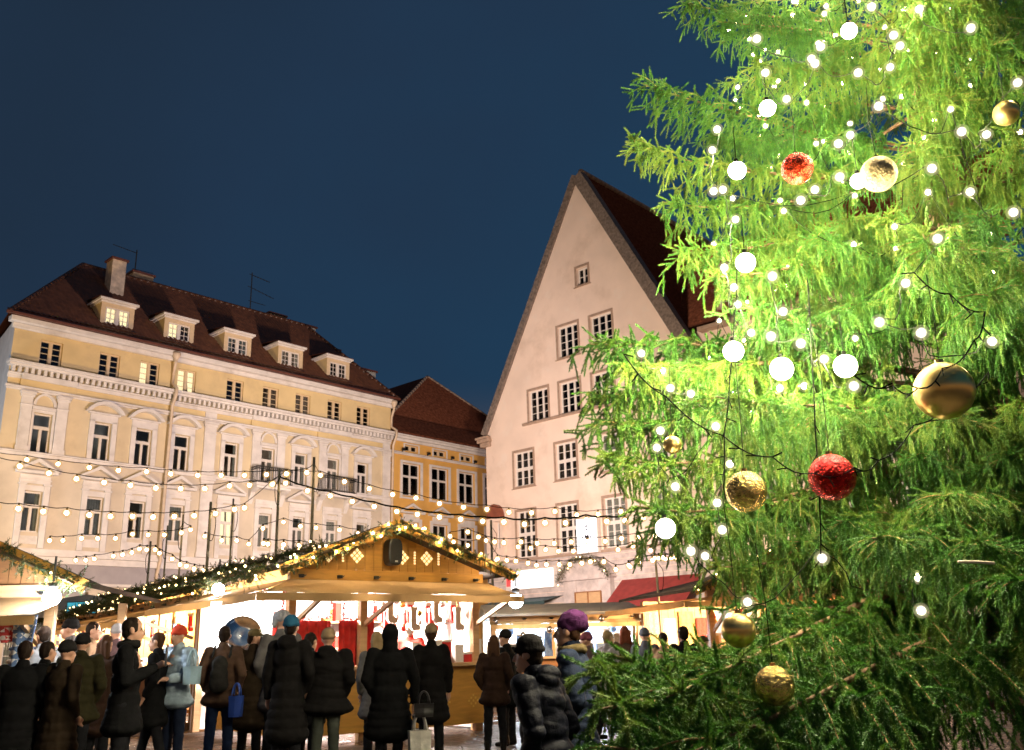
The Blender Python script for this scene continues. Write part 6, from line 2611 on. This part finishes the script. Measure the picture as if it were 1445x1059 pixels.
def limb_arrays(L, rng, rise=.25, droop=.35, dens=1., hang=1., need=2000, tip_up=.3, nl=.0145, nw=.0036):
    """one limb along +x: a bent bough, side twigs and the curtains of hanging twigs under them"""
    ks = np.linspace(0, 1, 24)
    yw = .12 * np.sin(ks * 3 + rng.uniform(0, 6)) * ks
    path = np.stack([ks * L, yw * L * .3, L * (rise * ks - droop * ks ** 2 + tip_up * ks ** 4 * .5)], 1)
    tg = nrm(np.gradient(path, axis=0))

    def P(s):
        f = min(s / L, .999) * 23
        i = int(f)
        return path[i] * (1 - f + i) + path[i + 1] * (f - i), tg[i]
    main, sec, ter = [], [], []
    s = L * .30
    side = 1
    K = 7
    tt = np.linspace(0, 1, K)[:, None]
    while s < L * .985:
        p, t = P(s)
        u = s / L
        S = nrm(np.cross(t, [0, 0, 1.])) * side
        l2 = (.16 + .62 * (1 - u) ** .7 * min(1, u * 3.2)) * rng.uniform(.65, 1.15)
        d = nrm(t * rng.uniform(.55, .95) + S * rng.uniform(.55, .95) + np.array([0, 0, rng.uniform(-.05, .3)]))
        q = p + d * l2 * tt + np.array([0, 0, -1]) * (l2 * .38 * tt ** 2)
        sec.append(q)
        n3 = int(l2 / .10 * dens)
        for k in range(n3):
            a = (k + rng.random()) / max(1, n3)
            i = min(K - 2, int(a * (K - 1)))
            b = q[i] + (q[i + 1] - q[i]) * (a * (K - 1) - i)
            l3 = hang * rng.uniform(.10, .46) * (1 - .55 * a) * (.45 + .55 * min(1, (1 - u) * 3.5))
            o = rng.normal(size=3) * .45 + d * .55
            o[2] = min(o[2], .15)
            o = nrm(o)
            r3 = b + o * l3 * .42 * (tt - .35 * tt ** 2) + np.array([0, 0, -1]) * (l3 * .86 * tt ** 1.5)
            ter.append(r3)
        side *= -1
        s += .075 / dens * rng.uniform(.7, 1.3)
    # shoots straight under the bough
    s = L * .36
    while s < L * .97:
        p, t = P(s)
        l3 = hang * rng.uniform(.12, .42) * (.4 + .6 * (1 - s / L))
        o = nrm(rng.normal(size=3) * .4 + t * .4)
        ter.append(p + o * l3 * .3 * tt + np.array([0, 0, -1]) * (l3 * .9 * tt ** 1.4))
        s += .06 / dens
    sec, ter = np.array(sec), np.array(ter)
    # short sprigs on the hanging twigs
    spr = []
    idx = np.repeat(np.arange(len(ter)), 2)
    pt, tn = along(ter, idx, rng.uniform(.15, .85, len(idx)))
    rv = rng.normal(size=pt.shape)
    o = nrm(nrm(rv - tn * (rv * tn).sum(1, keepdims=True)) * .7 + tn * .75 + np.array([0, 0, -.35]))
    ls = rng.uniform(.06, .15, (len(idx), 1))
    spr = np.stack([pt, pt + o * ls * .5, pt + o * ls + np.array([0, 0, -1.]) * ls * .2], 1)
    # sprigs on the side twigs
    idx = np.repeat(np.arange(len(sec)), 6)
    pt, tn = along(sec, idx, rng.uniform(.2, .98, len(idx)))
    rv = rng.normal(size=pt.shape) * np.array([1, 1, .35])
    o = nrm(nrm(rv - tn * (rv * tn).sum(1, keepdims=True)) * .65 + tn * .8)
    ls = rng.uniform(.05, .14, (len(idx), 1))
    sp2 = np.stack([pt, pt + o * ls * .5 + np.array([0, 0, .004]), pt + o * ls], 1)
    # short shoots all round the bough itself
    top = []
    s = L * .30
    while s < L * .98:
        p, t = P(s)
        o_ = nrm(t * rng.uniform(.4, 1.) + rng.normal(size=3) * .6 + np.array([0, 0, .35]))
        q_ = rng.uniform(.06, .17)
        top.append(np.stack([p, p + o_ * q_ * .5, p + o_ * q_ + np.array([0, 0, -.015])]))
        s += .022
    sp2 = np.concatenate([sp2, np.array(top)])
    tipn = 7
    tp, tt_ = P(L * .985)
    tips = []
    for k in range(tipn):
        o_ = nrm(tt_ + rng.normal(size=3) * .45 + np.array([0, 0, .15]))
        a_ = tp - tt_ * rng.uniform(0, .25)
        ll_ = rng.uniform(.08, .2)
        tips.append(np.stack([a_, a_ + o_ * ll_ * .5, a_ + o_ * ll_]))
    tips = np.array(tips)
    parts = []
    for arr in (sec, ter, spr, sp2, tips):
        v, t = needles(arr, need, nl, nw, rng, .95)
        parts.append((v, t, 0))
    # needles along the outer bough itself
    pm = path[None, 9:, :]
    v, t = needles(pm, need, nl, nw, rng)
    parts.append((v, t, 0))
    for arr, a, b, mi in ((sec, .0042, .0026, 1), (ter, .0040, .0032, 0), (spr, .0040, .0030, 0), (sp2, .004, .003, 0), (tips, .0045, .0035, 0)):
        v, t = stems(arr, a, b)
        parts.append((v, t, mi))
    v, t = stems(path[None], .030 * L / 2.6, .004)
    parts.append((v, t, 2))
    return merge(parts), path


LV = []
rng = np.random.default_rng(5)
specs = [(2.7, .30, .42, .30), (2.7, .18, .40, .34), (2.7, .45, .55, .25), (2.7, .10, .30, .40), (2.7, .34, .60, .45), (2.7, .24, .34, .2), (2.7, .05, .22, .3), (2.7, .40, .46, .4)]
for kk, (L, ri, dr, tu) in enumerate(specs):
    (V_, T_, M_), pa = limb_arrays(L, rng, ri, dr, tip_up=tu, dens=1.1, hang=(1.55, 1.2)[kk % 2])
    LV.append((np_mesh('branch', V_, T_, [needle_mat, twig_mat, bark], M_), pa[-1], L))

tree = thing('spruce_tree', 'huge spruce hung with glowing bulbs, globes and baubles, filling the right side', 'tree', (TX, TY, 0))
m = MB()
zs = [0, .5, 1.5, 3, 5, 7.5, 10, TH]
m.tube([(.03 * math.sin(z), .03 * math.cos(z * 1.3), z) for z in zs], [.27, .24, .22, .2, .17, .12, .08, .02], 12)
m.build('trunk', bark, tree, True)


def put_branch(k, az, z, scale, tilt=0.):
    me, tip, L = LV[k % len(LV)]
    o = link('branch', me, tree, (0, 0, z))
    o.rotation_euler = (0, tilt, az)
    o.scale = (scale, scale, scale)
    return o


def aim(k, x, y, Y, tilt=0.):
    """hang branch variant k so that its tip ends where the photo shows that tip"""
    me, tip, L = LV[k % len(LV)]
    t = at(x, y, Y) - Vector((TX, TY, 0))
    hd = math.hypot(t.x, t.y)
    R_ = Matrix.Rotation(tilt, 3, 'Y')
    tv = R_ @ Vector(tip.tolist())
    sc = hd / math.hypot(tv.x, tv.y)
    az = math.atan2(t.y, t.x) - math.atan2(tv.y, tv.x)
    return put_branch(k, az, t.z - tv.z * sc, sc, tilt)


# boughs whose tips make the outline against the sky, the houses and the crowd
for k, (x, y, Y, tl) in enumerate([
        (1180, 735, 5.2, .05), (1120, 765, 5.4, .05), (1245, 720, 5.0, .05), (1290, 775, 4.8, .05), (1330, 700, 4.6, .05), (1420, 640, 4.8, .0), (1290, 640, 5.0, .1), (1380, 760, 4.3, .1), (1440, 820, 4.0, .1), (1230, 760, 4.4, .1), (960, 2, 6.2, 0), (1010, 30, 5.8, 0), (1060, 90, 5.4, .1), (905, 118, 6.1, -.30), (890, 200, 6.0, -.12),
        (935, 285, 6.0, .1), (950, 355, 5.7, .1), (1000, 390, 5.4, .12), (1050, 430, 5.2, .1),
        (832, 486, 5.9, -.12), (836, 560, 5.9, .0), (838, 600, 5.7, .08), (850, 645, 5.6, .12), (900, 715, 5.3, .1), (925, 735, 5.5, .1),
        (1000, 800, 5.3, .0), (1060, 850, 5.0, .1), (1085, 905, 5.6, .1), (880, 520, 5.5, 0), (1010, 560, 4.6, .05),
        (838, 940, 4.5, .05), (866, 925, 4.6, -.1), (945, 925, 4.9, -.05), (850, 1000, 4.2, .1), (860, 1055, 4.0, .1), (940, 985, 4.1, .05), (980, 1060, 3.7, .1)]):
    aim(k * 3 + 1, x, y, Y, tl)
r_ = random.Random(21)
# fuller boughs on the right hand side, towards the camera
for (x, y, Y, tl) in ((1290, 548, 5.0, .05), (1330, 570, 4.7, .05), (1370, -60, 4.9, .05), (1445, -40, 4.7, .05), (1300, 30, 5.0, .05), (1400, 60, 4.6, .05), (1440, 180, 4.7, .1), (1340, 130, 4.8, .0), (1250, 300, 5.0, .1), (1380, 300, 4.7, .1), (1445, 380, 4.5, .1), (1300, 390, 4.9, .1), (1400, 450, 4.6, .1),
                      (1330, 520, 4.9, .1), (1200, 430, 5.1, .1), (1150, 330, 5.2, .1), (1450, 560, 4.6, .1), (1180, 600, 5.1, .1)):
    aim(r_.randrange(8), x, y, Y, tl)
# the rest of the crown: whorls up the trunk, mostly on the side that faces the square
r_ = random.Random(21)
n_b = 0
z = .75
while z < 9.2 and n_b < 70:
    for j in range(5 if z < 2.2 else 7 if z < 6.5 else 4):
        az = rad(170 + 150 * (j + r_.uniform(-.3, .3)) / (4.5 if z < 2.2 else 6.5))
        hang_left = max(0, -math.cos(az))
        sc = r_.uniform(.78, 1.02) * (1.0 if z < 6 else max(.35, 1 - (z - 6) * .11)) * (.60 if 2.8 < z < 4.3 and hang_left > .5 else .70 if z > 4.0 and hang_left > .55 else .80 if z > 3.4 and hang_left > .8 else 1)
        # leave the opening low on the left, where the crowd shows through
        if z < 2.7 and hang_left > .55:
            continue
        put_branch(r_.randrange(8), az, z + r_.uniform(-.15, .15), sc, r_.uniform(-.05, .12))
        n_b += 1
    z += .60
# the boughs past the first hundred, and those at the back and the right, are one plainer mass
(SV, ST, SM), spa = limb_arrays(2.7, rng, .28, .40, dens=.75, hang=1.15, need=800, tip_up=.3, nw=.0046)
REST = []
kept = [c for c in tree.children if c.name.split('.')[0] == 'branch']
for c in kept[98:]:
    REST.append(c.matrix_basis.copy())
    bpy.data.objects.remove(c)
z = .9
while z < 9:
    for j in range(3):
        az = rad(-60 + 75 * j + r_.uniform(-25, 25))
        sc = r_.uniform(.75, .95) * (1 if z < 6 else max(.4, 1 - (z - 6) * .11))
        REST.append(Matrix.Translation((0, 0, z + r_.uniform(-.2, .2))) @ Matrix.Rotation(az, 4, 'Z') @ Matrix.Rotation(.05, 4, 'Y') @ Matrix.Scale(sc, 4))
    z += .95
vv, tt_, mm_ = [], [], []
for k, M_ in enumerate(REST):
    A = np.array(M_)
    vv.append(SV @ A[:3, :3].T + A[:3, 3])
    tt_.append(ST + k * len(SV))
    mm_.append(SM)
fo = link('rear_foliage', np_mesh('rear_foliage', np.concatenate(vv), np.concatenate(tt_), [needle_mat, twig_mat, bark], np.concatenate(mm_)), tree)
fo['kind'] = 'stuff'
print('branches', len([c for c in tree.children if c.name.split('.')[0] == 'branch']), 'rest', len(REST), 'tris', sum(len(t) for t in tt_))

# ------------------------------------------------------------------ what hangs on the tree
glit_gold = mat('gold_glitter', (.70, .50, .16), .25, .45, 45, .9, 60, metal=1)
mirror_gold = mat('gold_mirror', (.92, .64, .22), .3, .1, 3, metal=1)
glit_red = mat('red_glitter', (.50, .008, .005), .22, .6, 60, 1., 70, metal=.8)
clear_glit = mat('champagne_glitter', (.72, .54, .27), .42, .45, 60, 1., 80, metal=.7)
wire_mat = mat('thin_wire', (.012, .012, .009), .8, .2, 20, spec=.1)


def bauble(label, x, y, rpx, Y, mt, wire=.5):
    p = at(x, y, Y)
    r = rpx / F * Y
    o = thing('bauble', label, 'bauble', tuple(p), r_.uniform(0, 6), 'baubles on the spruce')
    b = MB()
    b.ball((0, 0, 0), r, 32)
    b.build('ball', mt, o, True)
    c = MB()
    c.lathe([(r * .16, r * .97), (r * .15, r * 1.13), (.0, r * 1.14)], n=10)
    c.build('cap', gold_gloss, o)
    c = MB()
    c.tube([(0, 0, r * 1.1), (.01, .0, r * 1.1 + wire * .5), (0, .02, r * 1.1 + wire)], .0018, 4)
    c.build('wire', wire_mat, o)
    return o


bauble('shiny glittering red bauble, the only fully red one', 1174, 674, 33, 4.0, glit_red, .7)
bauble('large gold mirror bauble with a bulb reflected on it, far right', 1332, 552, 42, 3.7, mirror_gold, .4)
bauble('gold glitter bauble below left of the red bauble', 1053, 694, 29, 4.2, glit_gold, .6)
bauble('pale champagne glitter bauble high on the right', 1240, 246, 28, 4.0, clear_glit, .4)
bauble('gold and red bauble high on the left, in the bright foliage', 1125, 238, 25, 4.2, mat('orange_glitter', (.55, .045, .012), .25, .6, 30, .9, 50, metal=.8), .4)
bauble('small dark gold bauble near the left branch tips', 949, 628, 13, 4.9, mirror_gold, .4)
bauble('gold bauble over the steaming crowd, low on the left', 1042, 890, 23, 4.3, mirror_gold, .6)
bauble('lowest gold glitter bauble, deep in the dark lower boughs', 1093, 968, 26, 4.0, glit_gold, .5)
bauble('gold bauble cut by the right edge of the photo', 1420, 160, 20, 4.2, mirror_gold, .3)


def globe(label, x, y, rpx, Y, wire=.22):
    p = at(x, y, Y)
    r = rpx / F * Y
    o = thing('globe_light', label, 'globe light', tuple(p), 0, 'white glowing globes on the spruce')
    b = MB()
    b.ball((0, 0, 0), r, 24)
    b.build('globe', globe_mat, o, True)
    c = MB()
    c.tube([(0, 0, r), (0, 0, r + .02)], .010, 8)
    c.build('socket', cable_mat, o)
    c = MB()
    c.tube([(0, 0, r + .03), (.01, .02, r + wire)], .0024, 4)
    c.build('cord', cable_mat, o)


for lab, x, y, rp in (('white globe light near the upper left outline of the spruce', 1083, 153, 13), ('topmost white globe light', 1198, 44, 13),
                      ('white globe light above the gabled roof edge', 1052, 371, 15), ('white globe light hanging in front of the pink wing windows', 1035, 496, 15),
                      ('largest white globe light, in the middle of the spruce', 1193, 517, 17), ('white globe light touching the champagne bauble', 1211, 256, 12),
                      ('broken looking white globe light at the upper left inner edge', 1040, 241, 14), ('white globe light among the twigs right of the hanging one', 1103, 521, 17),
                      ('lowest white globe light over the stall roofs', 939, 746, 14)):
    globe(lab, x, y, rp, 4.15 if x > 1000 else 5.0)

CH = [
    ('topmost chain of bright bulbs near the upper edge', 4.2, [(1068, 55), (1145, 83), (1158, 66), (1230, 10), (1275, 12), (1297, 13), (1370, 40)]),
    ('chain of bright bulbs slanting through the upper foliage', 4.3, [(1080, 103), (1110, 140), (1150, 90), (1211, 103), (1256, 95), (1270, 65), (1261, 50)]),
    ('chain of bright bulbs across the upper right', 4.1, [(1183, 203), (1200, 191), (1240, 150), (1357, 186), (1392, 190), (1436, 117)]),
    ('chain of bright bulbs beside the champagne bauble', 4.1, [(1130, 283), (1150, 268), (1185, 250), (1315, 238), (1369, 271), (1430, 300)]),
    ('chain of dazzling bulbs down the bright left outline of the spruce', 4.7, [(1012, 183), (1005, 212), (1007, 270), (1020, 268), (1038, 310), (1022, 378), (1036, 406), (1041, 430), (1060, 470)]),
    ('chain of bulbs beside the middle globe light', 4.0, [(1090, 390), (1105, 440), (1088, 475), (1130, 485), (1163, 507), (1205, 545)]),
    ('chain of bulbs in the middle right of the spruce', 3.9, [(1323, 337), (1278, 400), (1241, 455), (1300, 470), (1400, 482)]),
    ('chain of bulbs along the longest left bough', 5.0, [(905, 499), (934, 523), (946, 548), (975, 556), (1037, 556), (1060, 578), (1100, 548), (1135, 545)]),
    ('chain of bulbs through the lower left tips', 4.8, [(932, 608), (927, 632), (953, 687), (1010, 602), (1030, 655), (1012, 710), (1019, 748), (995, 785)]),
    ('lowest chain of bulbs inside the dark boughs', 4.4, [(975, 778), (1055, 850), (1030, 872), (1160, 788), (1295, 815), (1300, 862)]),
]
for lab, Y, px in CH:
    P = [at(x, y, Y + .15 + .28 * math.sin(k * 1.9)) for k, (x, y) in enumerate(px)]
    mid = P[len(P) // 2]
    o = thing('light_string', lab, 'string lights', tuple(mid), 0, 'chains of bulbs on the spruce')
    line = []
    for a, b in zip(P[:-1], P[1:]):
        for j in range(8):
            line.append(a.lerp(b, j / 8) - Vector((0, 0, (b - a).length * .16 * math.sin(PI * j / 8) - .035)) - mid)
    line.append(P[-1] + Vector((0, 0, .035)) - mid)
    c = MB()
    c.tube([q + Vector((mnoise.noise(q * 5) * .05, mnoise.noise(q * 5 + Vector((9, 0, 0))) * .05 + .06, mnoise.noise(q * 6 + Vector((0, 7, 0))) * .05)) for q in line], .0026, 5)
    c.build('cable', cable_mat, o)
    for p in P:
        link('bulb', bulb_mesh(bulb_low if 'lowest' in lab or 'lower' in lab else bulb_blaze if 'dazzling' in lab else bulb_mid if 'right' in lab or 'champagne' in lab else bulb_tree, .034, True, bulb_halo_tree), o, p - mid)
# chains of smaller bulbs wound through the inside of the crown
names = ['inner chain of small bulbs wound round the crown near the upper edge', 'inner chain of small bulbs behind the topmost globe light', 'inner chain of small bulbs around the upper left outline', 'inner chain of small bulbs level with the champagne bauble',
         'inner chain of small bulbs above the middle globe light', 'inner chain of small bulbs behind the row of globe lights', 'inner chain of small bulbs behind the longest left bough', 'inner chain of small bulbs behind the gold glitter bauble']
r3 = random.Random(8)
bulb_inner = mat('inner_tree_bulb', (1, .9, .75), .3, 0, emit=2900, ecol=(1, .87, .56))
for k, lab in enumerate(names):
    z0 = (6.9, 6.5, 6.1, 5.7, 5.2, 4.7, 4.2, 3.6)[k]
    nb = 17
    P = []
    for j in range(nb):
        az = rad(158 + 100 * (j + r3.uniform(-.3, .3)) / (nb - 1))
        q = r3.uniform(1.1, 2.1) * (1 if z0 < 4.5 else .74)
        P.append(Vector((TX + q * math.cos(az), TY + q * math.sin(az), z0 + .35 * math.sin(j * 1.1 + k) + r3.uniform(-.15, .15))))
    mid = P[nb // 2]
    o = thing('light_string', lab, 'string lights', tuple(mid), 0, 'chains of bulbs on the spruce')
    c = MB()
    line = []
    for a, b in zip(P[:-1], P[1:]):
        for j in range(5):
            line.append(a.lerp(b, j / 5) - Vector((0, 0, .1 * math.sin(PI * j / 5) - .03)) - mid)
    line.append(P[-1] - mid)
    c.tube(line, .0026, 4)
    c.build('cable', cable_mat, o)
    for p in P:
        link('bulb', bulb_mesh(bulb_inner, .026, True, bulb_halo_tree), o, p - mid)
# dark cables slung through the boughs
def cable(label, px, Y, r=.003):
    P = [at(x, y, Y) for x, y in px]
    mid = P[0].lerp(P[-1], .5)
    pts = []
    for a, b in zip(P[:-1], P[1:]):
        for j in range(6):
            pts.append(a.lerp(b, j / 6) - Vector((0, 0, .03 * math.sin(PI * j / 6))))
    pts.append(P[-1])
    o = thing('slung_cable', label, 'cable', tuple(mid))
    c = MB()
    c.tube([p - mid for p in pts], r, 5)
    c.build('cable', cable_mat, o)
    rr = random.Random(len(label))
    for p in pts[::2]:
        b = MB()
        d = Vector((rr.uniform(-1, 1), rr.uniform(-1, 1), rr.uniform(-1, .3))).normalized() * .05
        b.tube([p - mid, p + d - mid], .003, 4)
        b.build('lead', cable_mat, o)


cable('dark cable slanting from the longest left bough down to the red bauble', [(880, 500), (940, 560), (1020, 615), (1090, 645), (1150, 668), (1205, 660), (1240, 650), (1290, 600), (1345, 560), (1395, 525)], 3.9)
cable('dark cable dropping vertically left of the gold glitter bauble', [(1040, 380), (1036, 450), (1030, 530), (1022, 610), (1021, 690)], 4.2)
cable('dark cable hanging straight down through the middle of the spruce', [(1140, 400), (1145, 500), (1150, 600), (1156, 700), (1158, 790)], 4.05)
cable('dark cable looping past the large gold mirror bauble', [(1205, 530), (1260, 545), (1295, 548), (1330, 520), (1375, 480), (1390, 440), (1340, 415), (1290, 385)], 3.55)
# the saw-cut stub lying in the boughs
o = thing('bare_stick', 'short pale bare stick lying level in the lower right boughs', 'stick', tuple(at(1378, 794, 3.7)), .1)
b = MB()
b.tube([(-.075, 0, .004), (0, .004, .002), (.075, 0, -.004)], .006, 7)
b.build('stick', mat('pale_bare_wood', (.6, .5, .4), .7, .2, 20), o, True)
# ================================================================== LIGHT
# floodlights of the square aimed at the facades
spot('floodlight', (-17.5, 26.0, 5.0), (-20, 40, 13.5), 5200, (1, .66, .28), 120)
spot('floodlight', (-1.5, 28.0, 4.5), (-10, 51, 6.5), 11500, (1, .80, .79), 120)
spot('floodlight', (1.0, 26.0, 4.5), (4.5, 46, 9), 14500, (1, .79, .61), 125)
spot('floodlight', (-26, 30, 6.0), (-21.5, 38.5, 13), 2500, (.55, .75, 1), 90)
sd = bpy.data.lights.new('night_sky_glow', 'SUN')
sd.energy = .02
sd.angle = rad(20)
sd.color = (.6, .75, 1)
so = bpy.data.objects.new('night_sky_glow', sd)
COL.objects.link(so)
so.rotation_euler = (rad(30), 0, rad(-30))
# ================================================================== REAL SIZE
# everything above was laid out at four fifths of its size: enlarge the whole place about the camera, paving at z = 0
S = 1.25
bpy.context.view_layer.update()
C0 = Vector((0, 0, H))
C1 = Vector((0, 0, (H - GZ) * S))
for o in list(SC.objects):
    if o.parent is None:
        o.location = (o.location - C0) * S + C1
        if o.type not in ('CAMERA', 'LIGHT'):
            o.scale = o.scale * S
for d in bpy.data.lights:
    if d.type != 'SUN':
        d.energy *= S * S
        d.shadow_soft_size *= S
cam.dof.focus_distance *= S
cam.dof.aperture_fstop /= S
